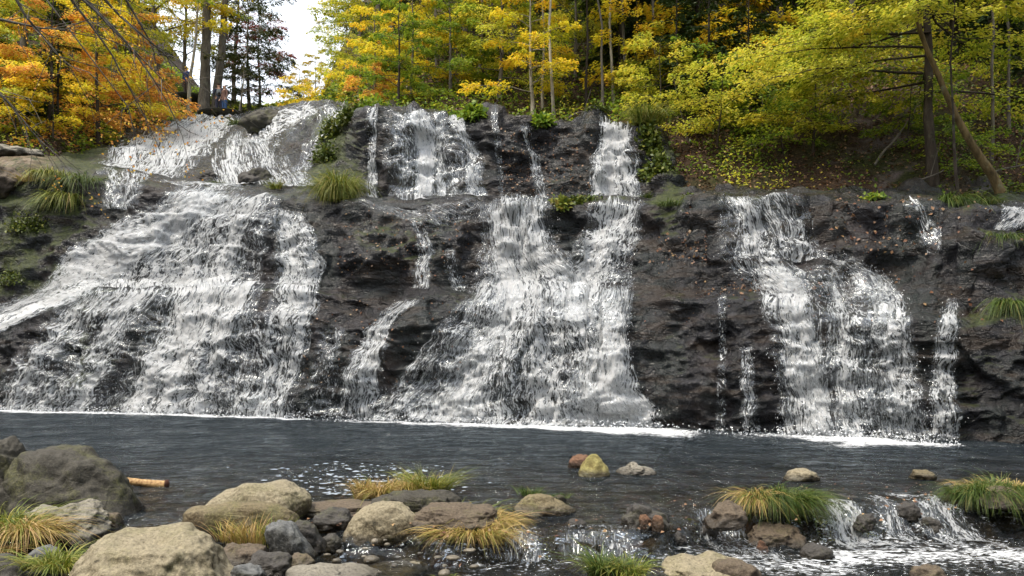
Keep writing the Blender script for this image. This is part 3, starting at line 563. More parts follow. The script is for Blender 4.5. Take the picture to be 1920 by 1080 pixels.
RK = [
 ('boulder',-60,60,818,968,'mossy','grey lichen-covered boulder cut by the left edge of the photo',dict(depth=.9,pw=3,rough=.1)),
 ('boulder',22,262,837,975,'mossy','large dark mossy boulder beside the floating log',dict(depth=.75,pw=2.6,skew=-.25,rough=.07,peak=.1)),
 ('rock',28,190,942,1018,'pale','pale cracked flat rock in front of the dark mossy boulder',dict(depth=.7,pw=3.4,rough=.11,strata=.03)),
 ('rock',175,232,960,990,'brown','small brown rock between the flat rock and the mossy boulder',dict()),
 ('boulder',140,445,992,1130,'tan','biggest pale tan boulder at the bottom left',dict(depth=.7,pw=2.6,rough=.07,peak=.18)),
 ('boulder',388,572,904,985,'tan','tan flat-topped boulder behind the long rounded one',dict(depth=.7,pw=3.2,rough=.05,skew=.1)),
 ('boulder',345,578,938,1012,'tan2','long rounded olive boulder behind the dry grass',dict(depth=.45,pw=3.6,rough=.045)),
 ('rock',512,588,978,1048,'grey','grey angular rock leaning at the right end of the long boulder',dict(skew=-.4,pw=3,rough=.1)),
 ('rock',545,610,975,1030,'dark','dark rock behind the grey angular one',dict(skew=-.3,pw=3,rough=.1)),
 ('rock',462,548,1034,1080,'dark','dark hollow-fronted rock beneath the dry grass',dict(pw=3,rough=.1)),
 ('rock',536,590,1038,1072,'brown','small round brown rock under the grey angular one',dict()),
 ('rock',405,500,1018,1062,'brown','brown rock below the sparse dry grass',dict(rough=.12,depth=.9)),
 ('rock',30,108,1024,1085,'grey','smooth grey rock at the lower left corner',dict(skew=.3)),
 ('rock',-40,60,1040,1100,'dark','dark rock in the bottom left corner',dict()),
 ('rock',425,500,1056,1100,'grey','grey stone at the bottom edge beside the biggest boulder',dict(rough=.12)),
 ('rock',535,700,1066,1110,'pale','low flat rock cut by the bottom edge of the photo',dict(pw=3.4)),
 ('rock',688,815,1056,1092,'tan','low tan rock at the bottom edge below the egg boulder',dict(pw=3.2,lvl=L1)),
 ('boulder',638,788,940,1022,'tan','egg-shaped speckled tan boulder at the centre of the stream',dict(depth=.75,pw=2.3,skew=.25,rough=.04,peak=.1,lvl=-.1)),
 ('rock',770,852,994,1042,'tan2','low brown-grey rock left of the tall dry grass tuft',dict(skew=.3,lvl=L1)),
 ('rock',793,838,1028,1066,'dark','small black wet stone below the low brown-grey rock',dict(lvl=L1)),
 ('rock',960,1080,925,966,'tan2','domed tan rock standing alone in the shallows',dict(depth=.6,pw=2.3,peak=.25,rough=.05)),
 ('rock',1082,1146,851,894,'yellow','yellow-green pointed rock standing in the pool',dict(depth=.8,pw=2.1,peak=.45,rough=.06)),
 ('rock',1066,1108,852,878,'red','reddish round rock beside the pointed one',dict()),
 ('rock',1156,1230,866,890,'pale','low pale rock right of the pointed one',dict(peak=.3,rough=.1)),
 ('rock',1468,1535,878,902,'tan','low tan rock alone in the dark water at right',dict(peak=.2)),
 ('rock',1706,1752,880,899,'tan2','small tan rock in the dark water near the right edge',dict()),
 ('rock',1774,1808,907,919,'grey','small flat grey stone left of the right-hand grass',dict()),
 ('rock',970,1052,1016,1060,'brown','rust-sided wet rock below the little cascade',dict(lvl=L1,rough=.05,skew=-.2)),
 ('rock',1130,1200,1011,1060,'grey','blue-grey wet rock below the little cascade',dict(lvl=L1,rough=.07)),
 ('rock',1118,1165,1040,1064,'pale','small pale half-sunk stone beside the blue-grey rock',dict(lvl=L1)),
 ('boulder',1232,1410,1044,1110,'tan','smooth tan boulder at the bottom edge right of centre',dict(lvl=L1,pw=2.6,rough=.07)),
 ('rock',1335,1425,1050,1110,'brown','dark brown rock behind the smooth tan boulder',dict(lvl=L1)),
 ('rock',1708,1775,1059,1100,'brown','brown rock at the bottom edge near the right',dict(lvl=L1)),
 ('rock',1168,1250,944,992,'dark','black wet rock at the head of the middle riffle',dict(rough=.12)),
 ('rock',1196,1222,964,992,'red','round rust-brown stone on the black wet rock',dict()),
 ('rock',1222,1246,966,996,'red','second rust-brown stone with a fallen leaf on it',dict()),
 ('rock',1322,1400,938,985,'brown','mossy brown rock behind the leaning grass clump',dict(rough=.12)),
 ('rock',1060,1100,972,990,'dark','tiny dark stone above the little cascade',dict()),
 ('rock',1030,1090,985,1022,'dark','dark stone inside the little cascade, left one',dict(lvl=L1,rough=.12)),
 ('rock',1105,1175,975,1025,'dark','greenish dark stone inside the little cascade, right one',dict(lvl=L1,rough=.12)),
 ('rock',1195,1300,992,1045,'dark','dark rock with wet leaves in the middle riffle',dict(lvl=L1,rough=.14)),
 ('rock',1265,1350,975,1030,'dark','dark ledge rock beside the mossy grass clump',dict(lvl=L1,rough=.14)),
 ('rock',1390,1500,980,1025,'brown','brown rock under the leaning grass clump',dict(lvl=L1,rough=.12)),
 ('rock',1418,1440,1012,1044,'red','dark red stone in the foam below the grass clump',dict(lvl=L1)),
 ('rock',1552,1622,926,985,'dark','black rock splitting the right-hand cascade, left one',dict(lvl=L1,rough=.14,strata=.03)),
 ('rock',1618,1652,930,975,'dark','narrow black rock in the middle of the right-hand cascade',dict(lvl=L1,rough=.12,strata=.04)),
 ('rock',1560,1600,966,1000,'dark','small black rock at the foot of the right-hand cascade',dict(lvl=L1)),
 ('rock',1700,1752,938,985,'dark','dark rock between the cascade and the right-hand grass',dict(lvl=L1)),
 ('rock',1830,1990,915,955,'brown','brown bank rock under the right-hand grass',dict(rough=.1)),
 ('ledge_rock',570,720,938,972,'brown','flat brown ledge rock left of the grassy islet',dict(pw=3.6,rough=.07,depth=.6,strata=.03)),
 ('ledge_rock',590,665,952,990,'dark','dark ledge rock behind the egg boulder on its left',dict(pw=3.2,rough=.1)),
 ('ledge_rock',695,860,918,972,'mossy','mossy islet rock under the two grass tufts',dict(pw=3.,rough=.08,depth=.6)),
 ('ledge_rock',775,930,942,1000,'brown','brown flat ledge rock right of the egg boulder',dict(pw=3.4,rough=.07,depth=.6,strata=.03)),
 ('ledge_rock',780,880,968,1012,'dark','dark ledge rock under the tall dry grass tuft',dict(pw=3.,rough=.09,lvl=-.1)),
 ('ledge_rock',850,950,985,1045,'brown','rock beneath the tall dry grass tuft by the little cascade',dict(pw=3.,rough=.1,lvl=L1)),
 ('rock',1036,1062,928,940,'brown','tiny brown stone left of the domed rock top',dict()),
 ('rock',1500,1560,1020,1050,'dark','half-sunk dark stone in the lower rapids',dict(lvl=L1)),
 ('rock',1585,1640,945,996,'dark','wet black stone low in the middle of the right-hand cascade',dict(lvl=L1,rough=.14)),
 ('rock',1660,1712,952,998,'dark','small black stone right of the low one in the cascade',dict(lvl=L1,rough=.14)),
 ('rock',1600,1640,962,990,'dark','black stone breaking the water at the lip of the right-hand rapid',dict(lvl=-.15,rough=.14)),
 ('rock',1672,1722,940,972,'dark','wide black stone at the head of the right-hand rapid',dict(lvl=-.12,rough=.14)),
 ('rock',1720,1762,968,994,'dark','black stone low in the right-hand rapid beside the grass',dict(lvl=-.22,rough=.14)),
 ('rock',600,640,1000,1030,'dark','small dark stone left of the egg boulder foot',dict(lvl=-.1)),
]
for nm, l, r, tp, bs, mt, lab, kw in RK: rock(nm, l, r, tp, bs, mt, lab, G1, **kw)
# stone on the left bank and small boulders on the cascade
def rock_at(name, px, py, w, h, mat, label, dn=.8):
    p = ground_at(px, py)[0]; V, Fc = ICO4; sd = sum(map(ord, label)) % 97
    V = V * np.array([w / 2, w * dn / 2, h / 2]); V = V + V / np.linalg.norm(V, axis=1)[:, None] * (w * .12 * fbm(V / w * 3 + sd, 4))[:, None]
    o = obj(name, mesh(name, V, Fc, M[mat], True, {'wl': np.full(len(V), -5.)}), None, p); return tag(o, label, 'rock')
rock_at('boulder', 482, 340, .95, .75, 'dark', 'black rounded rock in the middle of the fanning upper cascade')
rock_at('boulder', 30, 292, 1.7, .6, 'pale', 'pale sunlit rock on top of the left bank')
rock_at('boulder', 10, 345, 1.3, .9, 'brown', 'reddish brown rock lower on the left bank')
rock_at('boulder', 505, 240, 1.8, .9, 'mossy', 'mossy rock ridge between the two upper left cascades')
rock_at('boulder', 390, 335, .6, .5, 'dark', 'small dark rock at the foot of the broad upper cascade')

# floating log
lg = Bag(); y = 8.6; a = np.array([(196 - CX) / F * y, y + .15, .05]); b = np.array([(312 - CX) / F * 8.75, 8.75, .03]); ts = np.linspace(0, 1, 14)
P = a + (b - a) * ts[:, None]; P[:, 2] += .012 * np.sin(ts * 5); lg.tube(P, .047 + .004 * np.sin(ts * 9) + .003 * np.sin(ts * 31), 12)
o = empty('log', a); tag(o, 'short pale barkless log sticking out from the mossy boulder', 'log')
me = mesh('log_stem', np.concatenate(lg.v) - a, np.concatenate(lg.f), m_plain('bare_wood', (.16, .085, .03), .7, (.45, .29, .13), 30)); obj('stem', me, o)
eb = Bag(); eb.tube([b - a - (b - a) * .004, b - a + (b - a) * .03, b - a + (b - a) * .05], [.053, .045, .001], 12); obj('broken_end', mesh('e', np.concatenate(eb.v), np.concatenate(eb.f), m_plain('broken_wood', (.05, .018, .01))), o)
sb = Bag(); mid = P[7] - a; sb.tube([mid, mid + [.01, -.03, -.09]], [.008, .003], 6); obj('twig', sb.mesh('t', M['barkd']), o); sb = Bag(); sb.tube([P[4] - a, P[4] - a + [-.02, 0, .12]], [.007, .002], 6); obj('twig', sb.mesh('t', M['barkd']), o)

# ------------------------------------------------------------------ grass
def tuft_bag(n, R0, H, spread=1., droop=.6, lean=(0, 0), wd=.007, seg=5, seed=1, flat=.6):
    g = np.random.default_rng(seed); b = Bag()
    a = g.random(n) * 2 * np.pi; r = np.sqrt(g.random(n)) * R0 * 1.35 * (1 + .3 * np.sin(a * 3 + seed)); spread = spread * .75; base = np.stack([r * np.cos(a), r * np.sin(a) * flat, 0 * a], -1)
    out = np.stack([np.cos(a), np.sin(a), 0 * a], -1) * (r / R0)[:, None] + g.normal(0, .5, (n, 3)) * [1, 1, 0]
    h = H * (.45 + .75 * g.random(n)) * (1 + .5 * noise3(base / R0 * 1.6 + seed * .37)); s = np.linspace(0, 1, seg + 1)
    lat = out * spread; lat[:, 0] += lean[0]; lat[:, 1] += lean[1]
    P = base[:, None] + lat[:, None] * (h[:, None] * (s ** 1.5)[None] * .8)[..., None]
    P[..., 2] += h[:, None] * (s[None] - droop * (s ** 2.4)[None] * (.6 + .8 * g.random(n))[:, None])
    sd = np.cross(lat + [0, 0, .3], [0, 0, 1.]) + g.normal(0, .3, (n, 3)); sd /= np.linalg.norm(sd, axis=1)[:, None]
    w = wd * (.6 + .8 * g.random(n)); ww = w[:, None] * (1 - s[None] ** 2 * .92)
    A = P + sd[:, None] * ww[..., None] / 2; B = P - sd[:, None] * ww[..., None] / 2
    V = np.stack([A, B], 2).reshape(n, -1, 3); k = 2 * (seg + 1)
    f = np.array([[2 * i, 2 * i + 1, 2 * i + 3, 2 * i + 2] for i in range(seg)])
    Fc = (np.arange(n)[:, None, None] * k + f[None]).reshape(-1, 4)
    b.add(V.reshape(-1, 3), Fc, np.repeat(np.clip(g.beta(1.6, 2, n), 0, 1), k)); return b
def tuft(px, py, Y, wpx, H, n, mat, label, group='grass tufts', z=None, name='grass_tuft', cat='grass tuft', **kw):
    sc = Y / F; loc = np.array([(px - CX) / F * Y, Y, (CAMZ - (py - HZ) / F * Y) if z is None else z])
    b = tuft_bag(n, wpx * sc * .33, H, seed=int(px * 3 + py), **kw); o = obj(name, b.mesh(name, M[mat], False), None, loc)
    return tag(o, label, cat, group)
gw = 'grass tufts among the stream rocks'
TF = [
 (712,930,8.0,75,.30,700,'grassd','dry tan grass tuft on the left half of the mossy islet',dict(droop=.7,spread=1.1)),
 (762,928,8.0,55,.28,450,'grassd','dry grass tuft in the middle of the mossy islet',dict(droop=.7)),
 (806,925,8.1,70,.36,700,'grassy','tallest green and tan tuft at the right end of the mossy islet',dict(droop=.45)),
 (680,935,8.0,35,.26,200,'grassd','small upright reddish grass tuft left of the mossy islet',dict(droop=.3,spread=.5)),
 (862,985,7.1,90,.32,700,'grassy','green tuft behind the big dry tuft by the little cascade',dict(droop=.7)),
 (885,1012,6.6,130,.30,1700,'grassd','big dry golden grass tuft left of the little cascade',dict(droop=.8,spread=.9)),
 (925,988,6.9,75,.28,800,'grassd','dry tuft hanging over the edge of the little cascade',dict(droop=.9,lean=(.4,-.4))),
 (995,930,8.1,50,.14,200,'grass','low green tuft behind the domed tan rock',dict(droop=.4)),
 (1050,935,8.0,35,.10,120,'grass','tiny green tuft at the right of the domed tan rock',dict()),
 (1415,945,7.6,45,.32,600,'grassd','tan-tipped grass at the left end of the leaning clump',dict(droop=.9,lean=(-.2,-.3))),
 (1472,948,7.6,105,.36,2200,'grass','large green grass clump leaning over the water right of centre',dict(droop=1.0,spread=.75,lean=(.3,-.35))),
 (1840,938,8.0,95,.38,2200,'grass','left half of the large green grass bank at the right edge',dict(droop=.9,spread=.7,lean=(-.2,-.4))),
 (1910,938,8.0,120,.40,2400,'grass','right half of the large green grass bank at the right edge',dict(droop=.85,lean=(.2,-.5))),
 (1870,918,8.4,130,.20,500,'grassd','dry grass behind the green bank at the right edge',dict(droop=.8)),
 (20,995,6.2,90,.32,700,'grassy','green tuft on the bank beside the pale cracked rock',dict(droop=.8,lean=(.4,-.2))),
 (48,1008,6.0,90,.32,700,'grassd','dry straw-coloured tuft below the pale cracked rock',dict(droop=.9,lean=(.5,-.3))),
 (-5,1040,5.8,70,.16,260,'grassd','reddish dead grass in the lower left corner',dict(droop=.9)),
 (100,1068,5.2,100,.24,600,'grassy','green and tan tuft at the bottom edge beside the biggest boulder',dict(droop=.8)),
 (430,1015,6.25,60,.22,110,'grassd','sparse dry stalks in front of the long boulder',dict(droop=.3,spread=.8)),
 (470,1020,6.2,70,.26,170,'grassd','upright straw stalks in the middle of the rocks',dict(droop=.3,spread=.7)),
 (515,1025,6.15,45,.28,160,'grassy','green blades beside the grey angular rock',dict(droop=.35,spread=.6)),
 (1130,1080,5.5,55,.24,600,'grass','bright green tuft at the bottom edge right of centre',dict(droop=.5)),
 (1175,1080,5.5,80,.2,600,'grassy','yellow-green tuft beside the bright one at the bottom edge',dict(droop=.7)),
 (835,1092,5.6,60,.08,140,'grassy','short yellow-green grass at the bottom edge left of centre',dict()),
]
for px, py, Y, w, H, n, mt, lab, kw in TF: tuft(px, py, Y, w, H, n, mt, lab, gw, **kw)
TC = [  # on the cliff: bearing, row, width, height(m), n, mat, label, kw
 (634,378,60,1.25,2200,'grassy','big drooping bright grass tuft on the middle ledge',dict(droop=.85,spread=.5,wd=.014)),
 (655,205,60,.7,900,'grass','dark green grass on top of the mossy mound',dict(droop=.9,wd=.015)),
 (720,208,90,.55,800,'grass','low grass on the rim above the left end of the upper wall',dict(droop=.7,wd=.015)),
 (775,212,80,.5,700,'grassy','pale grass on the rim above the brightest strand',dict(droop=.7,wd=.015)),
 (885,212,75,.95,1500,'grass','tall grass tuft on the rim right of the slanting fall',dict(droop=1.0,wd=.015)),
 (925,215,80,.5,700,'grass','low grass right of the tall rim tuft',dict(droop=.8,wd=.015)),
 (1205,245,60,1.0,1300,'grassy','long grass beside the separate upper right fall',dict(droop=.7,wd=.014,spread=.6)),
 (1618,362,110,.62,1500,'grass','wide fountain of grass above the right rock dome',dict(droop=.9,wd=.012)),
 (1785,388,70,.48,900,'grass','drooping grass tuft on the right ledge',dict(droop=1.2,wd=.011,lean=(0,-.3))),
 (1840,385,80,.34,500,'grass','low grass at the right end of the ledge',dict(droop=1.,wd=.011)),
 (1895,590,60,.5,900,'grass','grass hanging down the rock at the right edge',dict(droop=1.4,wd=.011,lean=(-.1,-.5))),
 (1865,470,80,.35,500,'grass','grass patch on the dark rock near the right edge',dict(droop=1.2,wd=.011)),
 (100,335,80,.4,600,'grassy','yellow grass hanging on the top of the left bank',dict(droop=1.4,wd=.016,lean=(0,-.5))),
 (145,345,80,.5,700,'grass','green grass hanging at the right of the left bank',dict(droop=1.4,wd=.016,lean=(0,-.5))),
 (120,375,80,.55,700,'grassy','lower curtain of grass on the left bank',dict(droop=1.4,wd=.016,lean=(0,-.5))),
 (95,390,50,.5,400,'grass','small leafy grass below the curtain on the left bank',dict(droop=1.2,wd=.016,lean=(0,-.5))),
 (60,345,40,.4,260,'grassd','small dry tuft on the brown rock of the left bank',dict(droop=.6,wd=.016)),
 (396,205,40,.9,600,'grassy','grass bush beside the hikers above the broad cascade',dict(droop=.7,wd=.028)),
 (517,352,30,.34,260,'grassy','small yellow tuft under the fanning cascade',dict(droop=.4,wd=.014)),
 (405,348,30,.2,200,'grass','tiny tuft on the ledge below the broad upper cascade',dict(droop=.6,wd=.014)),
 (445,236,28,.6,260,'grass','small mossy tuft at the top of the broad cascade',dict(droop=.9,wd=.03)),
 (1255,392,45,.26,400,'grass','short grass at the corner right of the central fall',dict(droop=.9,wd=.011)),
 (1210,372,35,.2,300,'grass','short grass at the foot of the separate upper right fall',dict(droop=.6,wd=.011)),
]
for px, py, w, H, n, mt, lab, kw in TC:
    p = ground_at(px, py, -.03)[0]; b = tuft_bag(n, w * p[1] / F * .33, H, seed=int(px * 3 + py), **kw)
    tag(obj('grass_tuft', b.mesh('grass_tuft', M[mt], False), None, p), lab, 'grass tuft', 'grass tufts growing on the falls')
def leafy(name, P, size, n, lsz, mat, label, cat='plant', group=None, seed=0, up=1., flat=.7):
    g = np.random.default_rng(seed + 5); b = Bag(); C = g.normal(size=(n, 3)); C /= np.linalg.norm(C, axis=1)[:, None]; C *= (g.random(n) ** .45)[:, None]
    lump = 1 + .35 * fbm(C * 2.2 + seed, 2); C = C * lump[:, None] * np.array(size) / 2; C[:, 2] = np.abs(C[:, 2]) * 1.6 - size[2] * .15
    D = g.normal(size=(n, 3)) + C * 2 / max(size); D[:, 2] -= .15; N = g.normal(0, .55, (n, 3)) + [0, -.25, up]
    L = lsz * (.6 + .8 * g.random(n)); b.leaves(C, D, N, L, L * flat, np.clip(g.beta(2, 2, n) + .15 * fbm(C * 3, 2), 0, 1))
    return tag(obj(name, b.mesh(name, M[mat]), None, P), label, cat, group)
LP = [
 ('fern_clump',1085,388,(1.35,.5,.38),900,.09,'moss','leafy green plants along the ledge below the separate upper fall'),
 ('fern_clump',1050,395,(.5,.4,.42),420,.11,'grassy','pale broad-leaved plant left of the leafy ledge plants'),
 ('fern_clump',1018,238,(.6,.4,.42),420,.14,'l_gr','round leafy plant on the rim of the dark upper wall'),
 ('fern_clump',893,230,(.75,.4,.5),500,.14,'l_gr','broad-leaved plant hanging under the tall rim grass'),
 ('fern_clump',665,225,(1.0,.6,.9),1300,.10,'moss','fern cushion on the mossy mound, upper one'),
 ('fern_clump',628,262,(.9,.6,1.0),1100,.10,'moss','fern cushion on the mossy mound, lower one'),
 ('fern_clump',610,300,(.8,.6,.8),800,.09,'moss','mossy cushion at the foot of the mound'),
 ('fern_clump',700,215,(1.1,.6,.5),700,.11,'l_gr','low leafy growth above the narrow left fall'),
 ('fern_clump',1640,378,(.5,.3,.14),200,.08,'l_gr','small flat leafy plant on the right rock dome'),
 ('fern_clump',1215,285,(.7,.6,1.3),1200,.11,'moss','leafy growth on the bank right of the separate fall'),
 ('fern_clump',1235,330,(.9,.7,1.0),1100,.11,'moss','lower leafy growth on the bank right of the separate fall'),
 ('fern_clump',1300,378,(.5,.3,.14),200,.06,'moss','moss cushion on the lip left of the right dome'),
 ('fern_clump',850,222,(.9,.4,.3),400,.11,'l_gr','low green growth left of the tall rim grass'),
 ('fern_clump',60,430,(1.3,.4,.7),900,.07,'moss','dark moss and small ferns on the dark left bank'),
 ('fern_clump',30,530,(1.1,.4,.5),600,.06,'moss','moss on the shaded foot of the left bank'),
 ('fern_clump',1120,238,(.6,.4,.2),260,.09,'moss','low plants just left of the separate upper fall lip'),
]
for i, (nm, px, py, sz, n, ls, mt, lab) in enumerate(LP): leafy(nm, ground_at(px, py, -.05)[0], sz, n, ls, mt, lab, 'plant', 'leafy plants growing on the falls', i)
leafy('mossy_pad', ground_at(690, 470, -.03)[0], (.8, .2, .5), 10, .02, 'moss', 'thin moss patch on the bare rock left of centre', 'moss') if False else None

# fallen leaves on the rocks and bank (uncountable)
b = Bag()
def scat(n, x0, x1, y0, y1, sz, lift=.02):
    px = rng.uniform(x0, x1, n); py = rng.uniform(y0, y1, n); c = cliff_pt(px, t_of(px, py), True, lift); D = rng.normal(size=(n, 3)); D[:, 1] *= .6; N = rng.normal(0, .35, (n, 3)) + [0, -.7, .7]
    L = sz * (.5 + rng.random(n)); b.leaves(c, D, N, L, L * .75, rng.random(n))
scat(90, 1230, 1340, 440, 500, .06); scat(130, 1200, 1900, 380, 620, .06); scat(380, 940, 1110, 250, 375, .05); scat(260, 640, 880, 385, 520, .05); scat(160, 560, 900, 560, 720, .05); scat(150, 1560, 1760, 372, 480, .07); scat(150, 1300, 1560, 530, 560, .05)
tag(obj('fallen_leaves', b.mesh('fallen_leaves', M['l_fl'])), 'brown and tan fallen leaves stuck to the wet rock', 'leaves', None, 'stuff')
b = Bag(); n = 230; X = rng.uniform(-1.9, 4.8, n); e0 = np.interp(X, _ex, _ey); Yl = e0 + rng.normal(.1, .35, n)
c = np.stack([X, Yl, .02 + .07 * rng.random(n)], -1); D = rng.normal(size=(n, 3)) * [1, 1, .3]; N = rng.normal(0, .4, (n, 3)) + [0, -.2, 1]; L = .032 * (.6 + rng.random(n)); b.leaves(c, D, N, L, L * .7, rng.random(n))
tag(obj('wet_leaves', b.mesh('wet_leaves', M['l_fl'])), 'wet brown leaves caught among the stream rocks', 'leaves', None, 'stuff')
# drifting foam pads on the pool
b = Bag(); n = 240; px = rng.normal(680, 95, n); py = 868 + 62 * rng.random(n) ** .8; Yp = CAMZ * F / (py - HZ); c = np.stack([(px - CX) / F * Yp, Yp, 0 * Yp + .016], -1)
for i in range(n):
    k = 7; a = np.arange(k) / k * 6.283; r = (.008 + .022 * rng.random() ** 2) * (1 + .25 * rng.normal(size=k)); v = c[i] + np.stack([r * 1.5 * np.cos(a), r * np.sin(a), 0 * a], -1); v = np.concatenate([v, [c[i] + [0, 0, .008]], [c[i] + [0, 0, .008]]])
    b.add(v, [[j, (j + 1) % k, k, k + 1] for j in range(k)] and [[j, (j + 1) % k, k, k] for j in range(k)][:0] + [[0, 1, 2, 7], [2, 3, 4, 7], [4, 5, 6, 7], [6, 0, 7, 8]])
tag(obj('drifting_foam', b.mesh('drifting_foam', M['foam'])), 'small pads of white foam drifting on the pool', 'foam', None, 'stuff')

def rapid(xt0, xt1, xb0, xb1, yt, yb, dens, seed, label, zt=.03, zb=LOW + .03):
    nv, nu = 40, 26; v = np.linspace(0, 1, nv)[:, None]; u = np.linspace(0, 1, nu)[None]
    x0 = xt0 + (xb0 - xt0) * v; x1 = xt1 + (xb1 - xt1) * v; X = x0 + (x1 - x0) * u; Y = yt + (yb - yt) * v + 0 * u; Z = 0 * X
    q_ = np.stack([X * 6, Y * 3, Z * 3 + seed], -1); Y = Y + .05 * fbm(q_ + 7, 2); X = X + .04 * fbm(q_ * .5 + 3, 2) * (1 + v)
    ix = np.searchsorted(wx, X).clip(1, len(wx) - 1); iy = np.searchsorted(wy, Y).clip(1, len(wy) - 1); Z = .5 * (WZ[iy, ix] + WZ[iy - 1, ix - 1]) + .035 + .02 * fbm(q_, 2)
    D = dens * (.5 + .5 * np.clip(np.minimum(u, 1 - u) / .2, 0, 1)) + 0 * v; fl = np.stack([X * 1.3 + seed, np.cumsum(np.full((nv, nu), (yt - yb) * 1.3 / nv), 0) * 1.5, 0 * X + seed], -1)
    D = D * np.clip(np.minimum(u, 1 - u) / .08, 0, 1) * np.clip(v / .12, .1, 1); tag(obj('waterfall', mesh('rapid', np.stack([X, Y, Z], -1).reshape(-1, 3), gridfaces(nv, nu), M['white'], True, {'dens': D.ravel()}, fl.reshape(-1, 3))), label, None, None, 'structure')
rapid(3.2, 3.5, 3.1, 3.75, 7.95, 7.15, .70, 61, 'white tumble of water at the left of the right-hand rapid')
rapid(3.72, 3.92, 3.8, 4.15, 8.1, 7.3, .58, 62, 'thin white thread over the black rocks of the rapid')
rapid(4.05, 4.5, 4.15, 4.9, 8.25, 7.35, .62, 63, 'streaked sheet of water in the middle of the rapid')
rapid(-.25, .25, -.25, .3, 6.75, 6.3, .42, 64, 'little glassy cascade below the domed rock, left part')
rapid(.4, 1.15, .4, 1.2, 6.8, 6.35, .38, 65, 'little glassy cascade below the domed rock, right part')
rapid(1.7, 2.3, 1.8, 2.6, 7.6, 6.6, .45, 66, 'broken riffle beside the mossy grass clump')
# splashes where the falls hit the pool
b = Bag(); n = 3600; px = rng.uniform(-60, 1800, n); ac = np.interp(px, [-60, 560, 600, 640, 720, 1200, 1290, 1330, 1420, 1600, 1740, 1800], [.7, .8, .2, .4, .8, 1., .5, .1, .5, .9, .7, .5]); px = px[rng.random(n) < ac]; n = len(px)
Yw = np.interp(px, _cx, _ck[:, 1, 1]) - .05 - .22 * rng.random(n); c = np.stack([(px - CX) / F * Yw, Yw, .02 + .16 * rng.random(n) ** 2.2], -1); sz = .010 + .018 * rng.random(n)
for k in (0, 1): b.leaves(c, rng.normal(size=(n, 3)), rng.normal(size=(n, 3)), sz * 1.3, sz, np.zeros(n))
tag(obj('splash', b.mesh('splash', wd_m)), 'white splashing drops along the foot of the falls', 'spray', None, 'stuff')
# gravel between the foreground rocks
b = Bag(); V, Fc = icos(2); Fq = np.stack([Fc[:, 0], Fc[:, 1], Fc[:, 2], Fc[:, 2]], 1); 
for i in range(110):
    if i < 110: px = rng.uniform(-20, 960); py = rng.uniform(1020, 1100)
    elif i < 150: px = rng.uniform(560, 960); py = rng.uniform(1010, 1060)
    else: px = rng.uniform(1150, 1560); py = rng.uniform(985, 1070)
    Yg = (CAMZ + .12) * F / (py - HZ); r = rng.uniform(.012, .06) * rng.uniform(.5, 1); v = V * r * rng.uniform(.6, 1.2, 3) * [1.2, 1, .65]; v = v + v * (.25 * noise3(v / r * 1.4 + i))[:, None]
    zz = -.06 if i < 110 else -.27; b.add(v + [(px - CX) / F * Yg, Yg, zz + rng.uniform(0, .05)], Fc, np.full(len(V), rng.random()))
tg = NT('gravel_stones'); rr = tg.attr('rnd'); nn_ = tg.noise(tg.pos(), 60, 3)
gm_ = tg.done(tg.bsdf(tg.mix(.4, tg.ramp(rr, (0., (.03, .028, .025)), (.5, (.10, .085, .06)), (1., (.22, .19, .14))), tg.ramp(nn_, (.3, (.01, .01, .01)), (.7, (.2, .17, .12)))), .4, .5, tg.bump(nn_, .5, .02)))
tag(obj('gravel', b.mesh('gravel', gm_)), 'wet gravel and pebbles between the foreground rocks', 'gravel', None, 'stuff')
